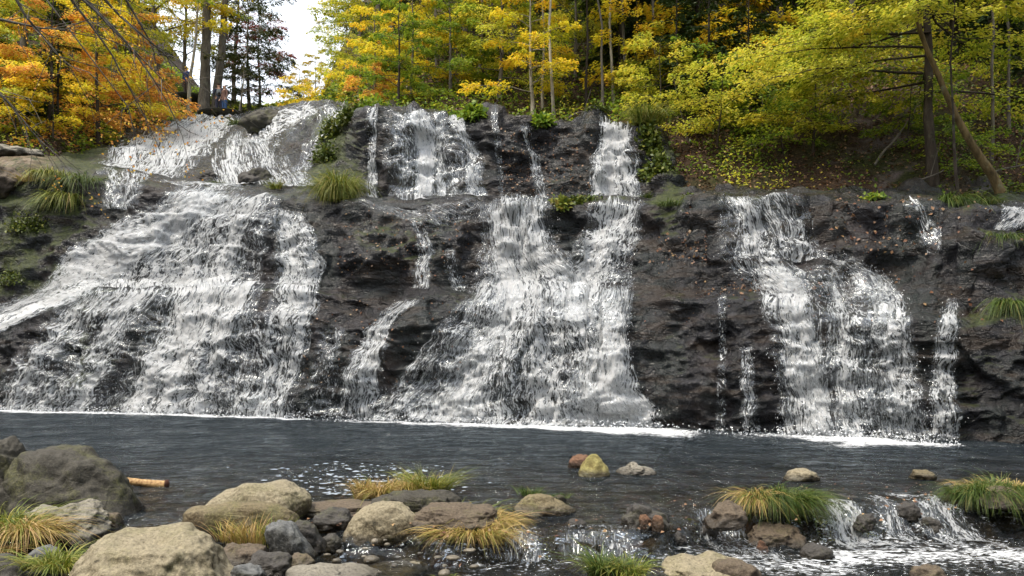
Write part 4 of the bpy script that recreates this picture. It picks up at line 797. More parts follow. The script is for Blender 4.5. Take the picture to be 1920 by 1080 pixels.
# ------------------------------------------------------------------ trees
def trunk_path(H, lean=(0, 0), wob=.03, n=12, g=rng, curve=0.):
    s = np.linspace(0, 1, n); P = np.zeros((n, 3)); P[:, 2] = s * H
    w = np.cumsum(g.normal(0, wob * H / n * 2, (n, 2)), axis=0); w -= w[0]
    P[:, 0] = lean[0] * s * H + w[:, 0] + curve * H * (s ** 2 - s); P[:, 1] = lean[1] * s * H + w[:, 1]; P[0, 2] = -.4; return P
def tree_meshes(H, r0, nl, spread, n_leaf, seed, h0=.3, lean=(0, 0), lsz=.11, rise=.35, layer=.06, curve=0., profile='round', bias=None, twig=True):
    g = np.random.default_rng(seed); T = Bag(); C = Bag(); P = trunk_path(H, lean, .03, 12, g, curve); s = np.linspace(0, 1, 12)
    sf = np.linspace(0, 1, 60); Pf = np.stack([np.interp(sf, s, P[:, k]) for k in range(3)], -1); Pf[:, :2] += r0 * .22 * np.stack([noise3(np.stack([sf * H * 1.3, 0 * sf + seed, 0 * sf], -1)), noise3(np.stack([sf * H * 1.3, 0 * sf + seed + 5, 0 * sf], -1))], -1)
    T.tube(Pf, r0 * (1 - .85 * sf) * (1 + .6 * np.exp(-sf * H * 1.6) + .14 * noise3(np.stack([sf * H * 2.2, 0 * sf + seed, 0 * sf + 9], -1))), 10); tw = []
    for i in range(nl):
        h = h0 + (1 - h0) * ((i + .5 * g.random()) / nl) ; a = i * 2.4 + g.normal(0, .4)
        if bias is not None and g.random() < bias[1]: a = bias[0] + g.normal(0, .5)
        p0 = np.array([np.interp(h, s, P[:, k]) for k in range(3)])
        f = (h - h0) / (1 - h0); pr = {'round': (np.sin(np.pi * min(1, .22 + .78 * f)) ** .7), 'low': 1 - .75 * f, 'col': .7}[profile]
        Ln = spread * (.35 + .75 * pr) * (.75 + .5 * g.random()); d = np.array([np.cos(a), np.sin(a), 0.]); up = rise * (.5 + .9 * g.random()) * (1 + f)
        q = np.linspace(0, 1, 7); path = p0 + d * (Ln * q)[:, None]; path[:, 2] += Ln * (up * q - .45 * up * q ** 2 - .10 * q ** 3)
        path += np.cumsum(g.normal(0, .018 * Ln, (7, 3)), axis=0) * np.array([1, 1, .5]); T.tube(path, np.maximum(r0 * .32 * (1 - f * .6) * (1 - .88 * q), .006), 5)
        for j in range(2, 7):
            for sd in (-1, 1):
                b = g.uniform(.5, 1.15) * sd; dd = np.array([d[0] * np.cos(b) - d[1] * np.sin(b), d[0] * np.sin(b) + d[1] * np.cos(b), g.normal(-.02, .10)])
                ln = Ln * (.55 - .06 * j) * (.6 + .7 * g.random()); tw.append((path[j], path[j] + dd * ln, ln))
        tw.append((path[-2], path[-1] + (path[-1] - path[-2]) * .6, Ln * .3))
    if twig:
        for A, B, l in tw[::2]: T.tube([A, (A + B) / 2 + [0, 0, .02 * l], B], [.012, .008, .003], 3)
    A = np.array([x[0] for x in tw]); B = np.array([x[1] for x in tw]); l = np.array([x[2] for x in tw]); idx = g.choice(len(tw), n_leaf, p=l / l.sum())
    u = g.random(n_leaf) ** .75; c = A[idx] + (B[idx] - A[idx]) * (u * 1.08)[:, None]
    side = np.cross(B[idx] - A[idx], [0, 0, 1.]); side /= np.linalg.norm(side, axis=1)[:, None] + 1e-6
    c = c + side * (g.normal(0, .17, n_leaf) * l[idx] * (1.15 - u) ** .6)[:, None]; c[:, 2] += g.normal(0, layer, n_leaf) - .10 * u ** 2 * l[idx]
    D = (B - A)[idx] / l[idx][:, None] + side * g.normal(0, .8, n_leaf)[:, None] + [0, 0, -.25]; D[:, 2] += g.normal(0, .25, n_leaf)
    N = g.normal(0, .38, (n_leaf, 3)) + [0, 0, 1]; L = lsz * (.65 + .7 * g.random(n_leaf))
    tv = g.normal(0, .16, len(tw)); C.leaves(c, D, N, L, L * .62, np.clip(.5 + tv[idx] + g.normal(0, .16, n_leaf) + .25 * noise3(c * .5 + seed), 0, 1))
    return T.mesh('trunk', M['bark']), C.mesh('crown', M['l_yg'])
def conifer_meshes(H, r0, spread, seed, h0=.08, n=9000, lsz=.16, dens=5., droop=.35):
    g = np.random.default_rng(seed); T = Bag(); C = Bag(); P = trunk_path(H, (0, 0), .008, 10, g); s = np.linspace(0, 1, 10); T.tube(P, r0 * (1 - .93 * s), 8); br = []
    for i in range(int(H * dens)):
        h = h0 + (1 - h0) * (i / (H * dens)); a = g.random() * 6.283; L = spread * (1 - (h - h0) / (1 - h0)) ** .8 * (.55 + .6 * g.random()) + .15
        p0 = np.array([np.interp(h, s, P[:, k]) for k in range(3)]); d = np.array([np.cos(a), np.sin(a), 0]); q = np.linspace(0, 1, 5); path = p0 + d * (L * q)[:, None]; path[:, 2] += L * (.18 * q - droop * q ** 2 + .12 * q ** 4)
        T.tube(path, .018 * (1 - .8 * q) + .003, 3); br.append((path, d, L))
    w = np.array([b[2] ** 1.5 for b in br]); idx = g.choice(len(br), n, p=w / w.sum()); Pp = np.array([b[0] for b in br]); Dd = np.array([b[1] for b in br]); Ln = np.array([b[2] for b in br])
    u = g.random(n) ** .7; f = u * 4; i0 = np.minimum(f.astype(int), 3); fr = (f - i0)[:, None]; c = Pp[idx, i0] * (1 - fr) + Pp[idx, i0 + 1] * fr
    sd = np.cross(Dd[idx], [0, 0, 1.]); k = g.normal(0, 1, n); c = c + sd * (k * .20 * Ln[idx] * (1.1 - u))[:, None]; c[:, 2] -= np.abs(k) * .05 * Ln[idx] + .03 * g.random(n)
    D = Dd[idx] + sd * (np.sign(k) * (.5 + .6 * g.random(n)))[:, None]; D[:, 2] += g.normal(-.2, .25, n); N = g.normal(0, .35, (n, 3)) + [0, 0, 1]; L = lsz * (.6 + .7 * g.random(n))
    C.leaves(c, D, N, L, L * .32, np.clip(.45 + g.normal(0, .2, n) + .2 * noise3(c * .7), 0, 1)); return T.mesh('trunk', M['barkd']), C.mesh('crown', M['l_dk'])
class Kind:
    def __init__(s, name, cat, gen): s.name = name; s.cat = cat; s.T, s.C = gen
    def place(s, px, Y, label, leafm, barkm, scale=1., rz=0., group=None, z=None):
        zz = float(hill(px, Y)[0]) - .1 if z is None else z
        r = empty(s.name, ((px - CX) / F * Y, Y, zz), rz); r.scale = (scale,) * 3; tag(r, label, s.cat, group)
        for nm, me, mt in (('trunk', s.T, barkm), ('crown', s.C, leafm)):
            o = obj(nm, me, r)
            if mt: o.material_slots[0].link = 'OBJECT'; o.material_slots[0].material = M[mt]
        return r
A1 = Kind('broadleaf_tree', 'tree', tree_meshes(9, .13, 26, 2.6, 13000, 11, .25))
A2 = Kind('broadleaf_tree', 'tree', tree_meshes(11, .15, 30, 3.0, 15000, 12, .3, curve=.15))
A3 = Kind('broadleaf_tree', 'tree', tree_meshes(7, .09, 22, 2.2, 10000, 13, .15, profile='low'))
A4 = Kind('broadleaf_tree', 'tree', tree_meshes(13, .13, 26, 2.6, 13000, 14, .45, lean=(-.08, 0)))
S1 = Kind('sapling', 'sapling', tree_meshes(3.2, .03, 14, 1.3, 3200, 15, .15, lsz=.10, rise=.25))
S2 = Kind('sapling', 'sapling', tree_meshes(2.4, .025, 12, 1.4, 2400, 16, .12, lsz=.10, rise=.2, lean=(-.25, -.1)))
C1 = Kind('conifer', 'conifer', conifer_meshes(13, .16, 2.6, 21, n=16000))
C2 = Kind('conifer', 'conifer', conifer_meshes(10, .13, 2.2, 22, n=13000, droop=.5))
C3 = Kind('conifer', 'conifer', conifer_meshes(5, .06, 1.4, 23, n=7000, dens=7, lsz=.12))
B1 = Kind('slender_tree', 'tree', tree_meshes(11, .05, 16, 1.8, 5000, 31, .42, lean=(.05, 0), curve=.22, twig=False))
B2 = Kind('slender_tree', 'tree', tree_meshes(10, .042, 14, 1.6, 4500, 32, .4, lean=(-.14, 0), curve=-.16, twig=False))
TREES = [  # kind, bearing, distance, leaf, bark, scale, label
 # far left slope
 (A1,-120,27,'l_ye','bark',1.1,'golden tree at the far left edge of the slope'),
 (A3,-20,25,'l_yg','barkd',.95,'yellow-green low tree at the left edge'),
 (A2,40,31,'l_ye','bark',1.,'golden tree standing above the left bank'),
 (A1,130,30,'l_yg','bark',.95,'yellow-green tree behind the orange maples at left'),
 (A3,90,25,'l_or','barkd',.75,'orange maple above the pale rock of the left bank'),
 (A3,185,27,'l_ye','barkd',.85,'golden maple in the middle of the left slope'),
 (A3,238,30,'l_or','barkd',.72,'orange maple nearest the broad upper cascade'),
 (A1,215,35,'l_yg','bark',1.05,'yellow-green tree behind the golden maple'),
 (A2,300,40,'l_ye','bark',1.05,'tall golden tree left of the two big grey trunks'),
 (A1,345,45,'l_yg','bark',1.,'yellow-green tree behind the two big grey trunks'),
 (C1,60,40,None,None,1.1,'dark conifer high on the left slope'),
 (C1,170,44,None,None,1.2,'dark conifer behind the golden trees at left'),
 (C2,-60,34,None,None,1.2,'dark conifer at the far left'),
 (C2,250,46,None,None,1.1,'dark conifer left of the big grey trunks'),
 (C3,110,25.5,None,None,.9,'small dark conifer under the orange maples'),
 (A3,452,43,'l_gg','bark',.6,'low grey-green tree right of the hikers'),
 (A3,468,45,'l_gg','bark',1.15,'grey-green spreading tree right of the big trunks against the sky'),
 (A1,488,48,'l_rd','bark',.72,'red-leaved tree against the white sky'),
 (A2,436,50,'l_gg','bark',1.,'grey-green tree behind the right grey trunk'),
 (A3,560,52,'l_ye','bark',.45,'low golden tree under the gap of sky'),
 # centre
 (A1,708,36,'l_gg','bark',.95,'dark thin-crowned tree at the right of the gap of sky'),
 (A1,672,40,'l_gr','bark',.62,'green tree low at the right side of the gap of sky'),
 (A3,590,44,'l_ye','bark',.45,'little golden tree at the foot of the gap of sky'),
 (A3,672,31,'l_yg','bark',.70,'yellow-green tree behind the mossy mound'),
 (A1,715,33,'l_yg','bark',.95,'yellow-green tree above the left end of the upper wall'),
 (A3,700,26,'l_ye','bark',.55,'low golden tree above the left end of the upper wall'),
 (A2,790,34,'l_yg','bark',1.,'tall yellow-green tree above the brightest strand'),
 (A3,770,26,'l_ye','bark',.62,'golden young tree above the brightest strand'),
 (A3,745,24,'l_gr','barkd',.55,'green young tree on the rim of the upper wall'),
 (A1,870,31,'l_yg','bark',.95,'yellow-green tree behind the tall rim grass'),
 (A3,845,25.5,'l_gr','bark',.62,'green young tree behind the tall rim grass'),
 (A3,935,25.5,'l_yg','bark',.85,'bright yellow-green tree right of the tall rim grass'),
 (A2,960,33,'l_yg','bark',1.,'tall yellow-green tree left of the pale birch'),
 (A3,1000,23.5,'l_ye','barkp',.68,'golden low tree over the dark upper wall'),
 (C1,905,40,None,None,1.2,'dark conifer behind the yellow-green trees at centre'),
 (C1,740,46,None,None,1.1,'dark conifer left of centre high on the hill'),
 (C2,1010,36,None,None,1.2,'dark conifer behind the pale birch'),
 (B1,1040,23.2,'l_yg','barkp',1.,'leaning pale birch at the rim above the dark wall'),
 (B2,1018,25,'l_yg','barkp',1.05,'second pale birch just behind the leaning one'),
 (C1,1110,30,None,None,1.15,'dark conifer above the separate upper fall'),
 (C2,1165,26.5,None,None,1.05,'dark conifer directly behind the separate upper fall'),
 (C1,1060,40,None,None,1.3,'tall dark conifer between the birch and the slender trunks'),
 (B2,1130,23.4,'l_gr','bark',1.,'slender bare trunk left of the separate upper fall'),
 (B1,1152,23.8,'l_yg','barkp',.95,'slender pale trunk just above the separate upper fall'),
 (B2,1100,24.5,'l_gr','barkd',1.05,'thin dark trunk between the birch and the upper fall'),
 (B1,1178,25.5,'l_ye','bark',1.05,'slender trunk right of the separate upper fall'),
 (B1,1232,25,'l_ye','bark',1.,'slender trunk standing in the dark conifers'),
 (C2,1235,27,None,None,1.1,'dark conifer right of the separate upper fall'),
 (C1,1310,28,None,None,1.1,'dark conifer above the leafy bank'),
 (C2,1385,25,None,None,1.,'dark conifer left of the big yellow tree'),
 (C1,1440,30,None,None,1.2,'tall dark conifer behind the big yellow tree on its left'),
 (C3,1330,22,None,None,1.05,'young conifer low on the leafy bank'),
 (C3,1405,21.5,None,None,.95,'young conifer beside the bare earth slope'),
 (C3,1270,22.5,None,None,.95,'young conifer beside the separate upper fall'),
 (A2,1240,33,'l_ye','bark',.95,'golden tree high above the separate upper fall'),
 (A1,1330,33,'l_ye','bark',.95,'golden tree high above the leafy bank'),
 (B2,1340,24,'l_ye','bark',1.05,'slender trunk above the leafy bank'),
 (A4,1470,29,'l_ye','bark',.95,'golden-brown tree high above the bare slope'),
 (C1,1560,33,None,None,1.2,'dark conifer high above the bare slope'),
 (C1,1660,31,None,None,1.1,'dark conifer behind the crown of the big yellow tree'),
 (A1,1600,28,'l_yg','bark',.95,'yellow-green tree behind the crown of the big yellow tree'),
 (C2,1790,25,None,None,1.15,'dark conifer behind the leaning yellow trunk'),
 (C1,1860,23.5,None,None,1.05,'dark conifer at the right edge'),
 (C2,1960,21,None,None,1.,'dark conifer just outside the right edge'),
 (A1,1850,27,'l_yg','bark',1.,'yellow-green tree high at the right edge'),
 (B1,1858,18.4,'l_yg','bark',.8,'slender grey trunk right of the leaning yellow trunk'),
 (B2,1892,19.4,'l_yg','bark',.95,'slender trunk nearest the right edge'),
 (C1,1760,34,None,None,1.3,'tall conifer high on the right hill'),
 (C1,1250,40,None,None,1.3,'tall conifer on the skyline right of centre'),
 (C1,1350,42,None,None,1.3,'tall conifer on the skyline above the leafy bank'),
 (C1,830,48,None,None,1.2,'tall conifer far behind the brightest strand'),
 (C1,2060,26,None,None,1.3,'conifer beyond the right edge of the photo'),
 (A2,2100,22,'l_yg','bark',1.,'yellow-green tree beyond the right edge of the photo'),
 (A3,820,29,'l_yg','bark',.85,'yellow-green low tree behind the slanting fall'),
 (A3,900,28,'l_ye','bark',.8,'golden tree behind the tall rim grass'),
 (A3,1080,27,'l_yg','bark',.8,'yellow-green tree between the birches and the slender trunks'),
 (A1,655,33,'l_yg','bark',.5,'small yellow-green tree behind the right end of the topmost lip'),
 # saplings and sprays on the bank
 (S1,1240,21.6,'l_yg','barkd',.8,'yellow-green sapling right of the separate fall lip'),
 (S2,1290,20.4,'l_yg','barkd',.8,'yellow-green sapling above the leafy bank'),
 (S2,1345,20.0,'l_yg','barkd',.9,'yellowish sapling in the middle of the leafy bank'),
 (S1,1370,22.6,'l_ye','barkd',.8,'golden-orange sapling in front of the dark conifers'),
 (S2,1300,22.4,'l_gr','barkd',1.,'green sapling among the young conifers'),
 (S1,1430,20.5,'l_gr','barkd',.8,'green sapling at the left of the bare earth slope'),
 (S2,1470,19.4,'l_gr','barkd',.9,'green bush under the low yellow branches'),
 (S1,1190,24,'l_ye','barkd',1.1,'golden sapling high above the separate fall'),
 (S1,1310,24.6,'l_ye','barkd',1.2,'golden sapling in front of the dark conifers'),
 (S1,1400,24,'l_ye','barkd',1.1,'golden sapling left of the big yellow tree'),
 (S1,1525,19.4,'l_yg','barkd',1.1,'yellow-green sapling on the bare earth slope'),
 (S2,1610,20.5,'l_yg','barkd',1.2,'yellow sapling higher on the bare earth slope'),
 (S2,1700,18.8,'l_gr','barkd',.8,'green sapling left of the straight dark trunk'),
 (S2,1800,17.6,'l_gr','barkd',.7,'green seedling beside the leaning yellow trunk'),
 (S1,1210,23,'l_yg','barkd',.8,'pale green sapling behind the separate fall lip'),
 (S1,30,24.2,'l_ye','barkd',.9,'golden sapling above the left bank'),
 (S1,100,24,'l_ye','barkd',.75,'little golden sapling beside the pale bank rock'),
 (S2,225,29,'l_or','barkd',1.2,'orange sapling overhanging the broad upper cascade'),
 (S1,275,33,'l_or','barkd',.9,'red-orange sapling on the bank left of the hikers'),
 (S1,305,36,'l_or','barkd',.5,'red-orange bush just left of the big grey trunks'),
 (S2,600,33,'l_ye','barkd',.8,'golden bush behind the topmost lip'),
 (S1,690,24,'l_or','barkd',.5,'orange sapling on the rim left of the pale grass'),
 (S1,560,36,'l_ye','barkd',.7,'golden bush left of the topmost lip'),
]
gg = np.random.default_rng(5)
for i, (K, px, Y, lf, bk, sc, lab) in enumerate(TREES): K.place(px, Y, lab, lf, bk, sc, gg.random() * 6.28 if K not in (B1, B2) else (i % 3) * .5, 'trees on the hillside')
def special(name, px, Y, label, meshes, bark, leaf, z=None, cat='tree', rz=0):
    zz = float(hill(px, Y)[0]) - .1 if z is None else z; r = empty(name, ((px - CX) / F * Y, Y, zz), rz); tag(r, label, cat)
    for nm, me, mt in (('trunk', meshes[0], bark), ('crown', meshes[1], leaf)):
        me.materials.clear(); me.materials.append(M[mt]); obj(nm, me, r)
    return r
PI = math.pi
special('broadleaf_tree', 1748, 17.6, 'big yellow-green tree with a straight dark trunk and low layered branches', tree_meshes(10, .12, 34, 3.6, 30000, 41, .22, lsz=.085, rise=.03, layer=.05, profile='low', bias=(PI * .98, .55)), 'barkd', 'l_yg')
special('broadleaf_tree', 1800, 15.9, 'low yellow-green tree leaning in over the right bank in front of the leaning trunk', tree_meshes(6.2, .035, 14, 2.0, 9000, 47, .62, lean=(-.05, -.02), lsz=.085, rise=.05, layer=.05, bias=(PI, .5)), 'barkd', 'l_yg')
special('broadleaf_tree', 1900, 16.4, 'thick yellow-barked trunk leaning left at the right edge', tree_meshes(7, .09, 14, 2.6, 9000, 42, .62, lean=(-.36, 0), lsz=.085, rise=.1, curve=.38), 'barky', 'l_yg')
for px, Y, ln, sd, lab, rr in ((380, 40, (.05, 0), 51, 'left one of the two big grey trunks behind the hikers', .30), (403, 41, (.09, 0), 52, 'right one of the two big grey trunks behind the hikers', .24)):
    special('broadleaf_tree', px, Y, lab, tree_meshes(16, rr, 12, 3., 2600, sd, .45, lean=ln, lsz=.16), 'bark', 'l_ye')
special('slender_tree', 352, 39, 'thin pale trunk beside the hiker in the blue jacket', tree_meshes(9, .10, 10, 2, 2500, 55, .5, lean=(.07, 0), lsz=.14), 'barkp', 'l_ye')
special('slender_tree', 437, 40, 'thin leaning pale stem right of the hikers', tree_meshes(5, .06, 8, 1.3, 700, 56, .5, lean=(.16, 0), lsz=.14), 'barkp', 'l_gg')
# bare boughs crossing the upper left corner, growing from a tree on the near left bank
# trees of the valley behind and beside the photographer
for i in range(34):
    a = R(95 + 170 * (i + .5) / 34 + gg.normal(0, 2)); d_ = gg.uniform(15, 30); K = (A1, A2, C1, A4)[i % 4]
    r = empty(K.name, (math.sin(a) * d_, math.cos(a) * d_, .3), gg.random() * 6); r.scale = (gg.uniform(1.1, 1.5),) * 3
    tag(r, 'tall tree of the valley woods behind the place the photo was taken from', K.cat, 'valley trees behind the viewpoint')
    for nm, me, mt in (('trunk', K.T, 'bark'), ('crown', K.C, ('l_yg', 'l_ye', 'l_dk', 'l_gr')[i % 4])):
        o = obj(nm, me, r); o.material_slots[0].link = 'OBJECT'; o.material_slots[0].material = M[mt]
r = empty('leaning_tree', (-13.5, 12.5, 3.0)); tag(r, 'bare grey leaning tree whose long boughs cross the upper left corner', 'tree')
T = Bag(); Cc = Bag(); o0 = np.array([-13.5, 12.5, 3.0]); g = np.random.default_rng(9); tr = np.array([(-13.5, 12.5, 2.6), (-13.2, 12.6, 6.), (-12.6, 12.8, 9.), (-11.8, 13, 11.5)]) - o0; T.tube(tr, [.16, .13, .10, .05], 8)
BG = [((70,-60),(210,60),(320,150),(420,260),12.5,13.5),((180,-40),(330,120),(480,230),None,12.6,14),((300,-60),(420,60),(560,150),(700,330),12.5,13.5),((-60,90),(90,180),(200,300),None,12.5,13.2),((60,-60),(190,90),(300,180),None,12.5,13.),((-60,100),(80,125),(200,150),None,12,13),((360,-40),(470,60),(560,130),None,13,14.5)]
BG = [((0,-60),(60,60),(130,130),12.6,13.4),((60,-90),(190,80),(262,215),13,14.2),((80,-70),(260,95),(330,235),13,14.4),((85,-70),(215,70),(300,150),13,14),((-40,130),(30,190),(80,255),12.8,13.2),((120,-60),(270,60),(352,150),13.2,15),((-40,30),(60,52),(140,40),12.7,13.4),((190,-60),(290,60),(300,140),13.5,15)]
for a, b_, c_, y1, y2 in BG:
    q = np.linspace(0, 1, 9); A, B_, C_ = map(lambda w: np.array(w, float), (a, b_, c_)); pp = A * ((1 - q) ** 2)[:, None] + B_ * (2 * q * (1 - q))[:, None] + C_ * (q ** 2)[:, None]; Y = y1 + (y2 - y1) * q
    P = W(pp[:, 0], pp[:, 1], Y) + np.cumsum(g.normal(0, .02, (9, 3)), axis=0) - o0; root = tr[2] + (tr[3] - tr[2]) * g.random()
    P = np.concatenate([[root], P]); T.tube(P, np.linspace(.035, .006, 10), 6)
    for j in range(3, 10):
        for k in range(2):
            d = (P[j] - P[j - 1]); d = d / np.linalg.norm(d) + g.normal(0, .6, 3); l = g.uniform(.25, .9); m_ = P[j] + d * l * .5; e_ = m_ + (d + g.normal(0, .4, 3) + [0, 0, -.3]) * l * .5; T.tube([P[j], m_, e_], [.008, .006, .003], 4)
            if g.random() < .22:
                n = 12; c = e_ + g.normal(0, .10, (n, 3)); Cc.leaves(c, g.normal(size=(n, 3)) + [0, 0, -.6], g.normal(size=(n, 3)), np.full(n, .05), np.full(n, .04), g.random(n))
# dangling spray with orange leaves in front of the broad cascade
for a, c_ in (((250,190),(300,280)),((240,200),(262,318)),((290,235),(318,275)),((230,200),(225,262))):
    P = W(np.linspace(a[0], c_[0], 6), np.linspace(a[1], c_[1], 6) + np.array([0, -6, -8, -8, -5, 0]), np.full(6, 14.)) - o0; T.tube(P, np.linspace(.008, .003, 6), 4)
    n = 26; c = P[g.integers(2, 6, n)] + g.normal(0, .12, (n, 3)) * [1.6, 1, .5]; Cc.leaves(c, g.normal(size=(n, 3)) + [0, 0, -.6], g.normal(size=(n, 3)) + [0, 0, 1], np.full(n, .06), np.full(n, .05), g.random(n))
P0 = W(np.array([240.]), np.array([200.]), np.array([14.]))[0] - o0; T.tube([tr[3], (tr[3] + P0) / 2 + [0, 0, .5], P0], [.03, .02, .01], 5)
obj('trunk', T.mesh('trunk', M['bark']), r); obj('crown', Cc.mesh('crown', M['l_or']), r)

# undergrowth: uncountable low leaves and litter all over the hillside
def cover(n, x0, x1, s0, s1, mat, name, label, hmax, lsz, thr, off, bias=0.):
    g = np.random.default_rng(int(off)); px = g.uniform(x0, x1, n * 3); y0 = np.interp(px, _hx, _hk[:, 0, 0]); Y = y0 + s0 + (s1 - s0) * g.random(n * 3) ** 1.2
    q = np.stack([(px - CX) / F * Y, Y, 0 * Y + off], -1); d = fbm(q * .8, 3); kk = (d > thr) & ~((px > 1480) & (px < 1740) & (Y < 23) & (g.random(n * 3) < (0 if name == 'leaf_litter' else .85))); px, Y, q, d = px[kk][:n], Y[kk][:n], q[kk][:n], d[kk][:n]; m = len(px)
    c = q.copy(); c[:, 2] = hill(px, Y) + hmax * g.random(m) * sstep(thr, thr + .4, d) + .01; D = g.normal(size=(m, 3)); D[:, 2] *= .5; N = g.normal(0, .45, (m, 3)) + [0, -.2, 1]; L = lsz * (.6 + .8 * g.random(m)) * np.clip(Y / 22, .8, 2)
    b = Bag(); b.leaves(c, D, N, L, L * .65, np.clip(g.beta(2, 2, m) + bias, 0, 1)); tag(obj(name, b.mesh(name, M[mat])), label, 'undergrowth', None, 'stuff')
cover(60000, -300, 2200, .8, 26, 'l_gr', 'undergrowth', 'low green plants covering the hillside', .55, .10, .0, 100)
cover(30000, -300, 2200, .8, 22, 'moss', 'undergrowth', 'mossy low growth covering the hillside', .3, .10, .05, 101)
cover(26000, -300, 2200, .8, 16, 'l_yg', 'undergrowth', 'yellow low leaves over the hillside', .7, .09, .28, 102)
cover(60000, -300, 2200, .6, 14, 'l_fl', 'leaf_litter', 'brown fallen leaves littering the hillside', .02, .085, -.6, 103)
cover(9000, -300, 330, 1., 14, 'l_or', 'leaf_litter', 'orange leaves over the left slope', .5, .10, .1, 104)
# fallen sticks on the bank
for px, Y, L_, a, z_, lab in ((1690, 17.2, 1.6, .5, .1, 'fallen branch on the leaf litter left of the straight trunk'), (1640, 18.4, 1.4, .9, .1, 'short dead stick on the bare earth slope'), (1060, 22.4, 1.3, .5, .12, 'dead stick at the rim right of the birches'), (1840, 17.4, 1.8, .35, .15, 'dead branch behind the leaning yellow trunk')):
    b = Bag(); p = np.array([(px - CX) / F * Y, Y, float(hill(px, Y)[0]) + z_]); q = np.linspace(0, 1, 7); b.tube(np.stack([q * L_ * math.cos(a), .1 * q, q * L_ * math.sin(a) + .05 * np.sin(q * 7)], -1), .03 * (1 - .8 * q) + .004, 6)
    b.tube([[L_ * .5 * math.cos(a), .05, L_ * .5 * math.sin(a)], [L_ * .6, .1, L_ * .75]], [.012, .004], 6); tag(obj('fallen_branch', b.mesh('fallen_branch', M['bark']), None, p), lab, 'branch')
# ------------------------------------------------------------------ hikers
def skin(name, chains, mat, parent, sub=2):
    """chains: list of [(x,y,z,r),...]; the first vertex of a later chain joins the nearest existing vertex"""
    V = []; E = []; Rd = []
    for ch in chains:
        st = None
        for k, (x, y, z, r) in enumerate(ch):
            if k == 0 and V:
                d = [(x - a) ** 2 + (y - b) ** 2 + (z - c) ** 2 for a, b, c in V]; st = int(np.argmin(d)); continue
            V.append((x, y, z)); Rd.append(r)
            if st is not None: E.append((st, len(V) - 1))
            st = len(V) - 1
    me = bpy.data.meshes.new(name); me.from_pydata(V, E, []); me.update(); o = obj(name, me, parent)
    m = o.modifiers.new('s', 'SKIN'); m.use_smooth_shade = True; sv = me.skin_vertices[0].data
    for i, r in enumerate(Rd): sv[i].radius = (r, r)
    sv[0].use_root = True; s = o.modifiers.new('d', 'SUBSURF'); s.levels = s.render_levels = sub
    dg = bpy.context.evaluated_depsgraph_get(); me2 = bpy.data.meshes.new_from_object(o.evaluated_get(dg)); o.modifiers.clear(); o.data = me2; me2.materials.clear(); me2.materials.append(mat)
    for p in me2.polygons: p.use_smooth = True
    return o
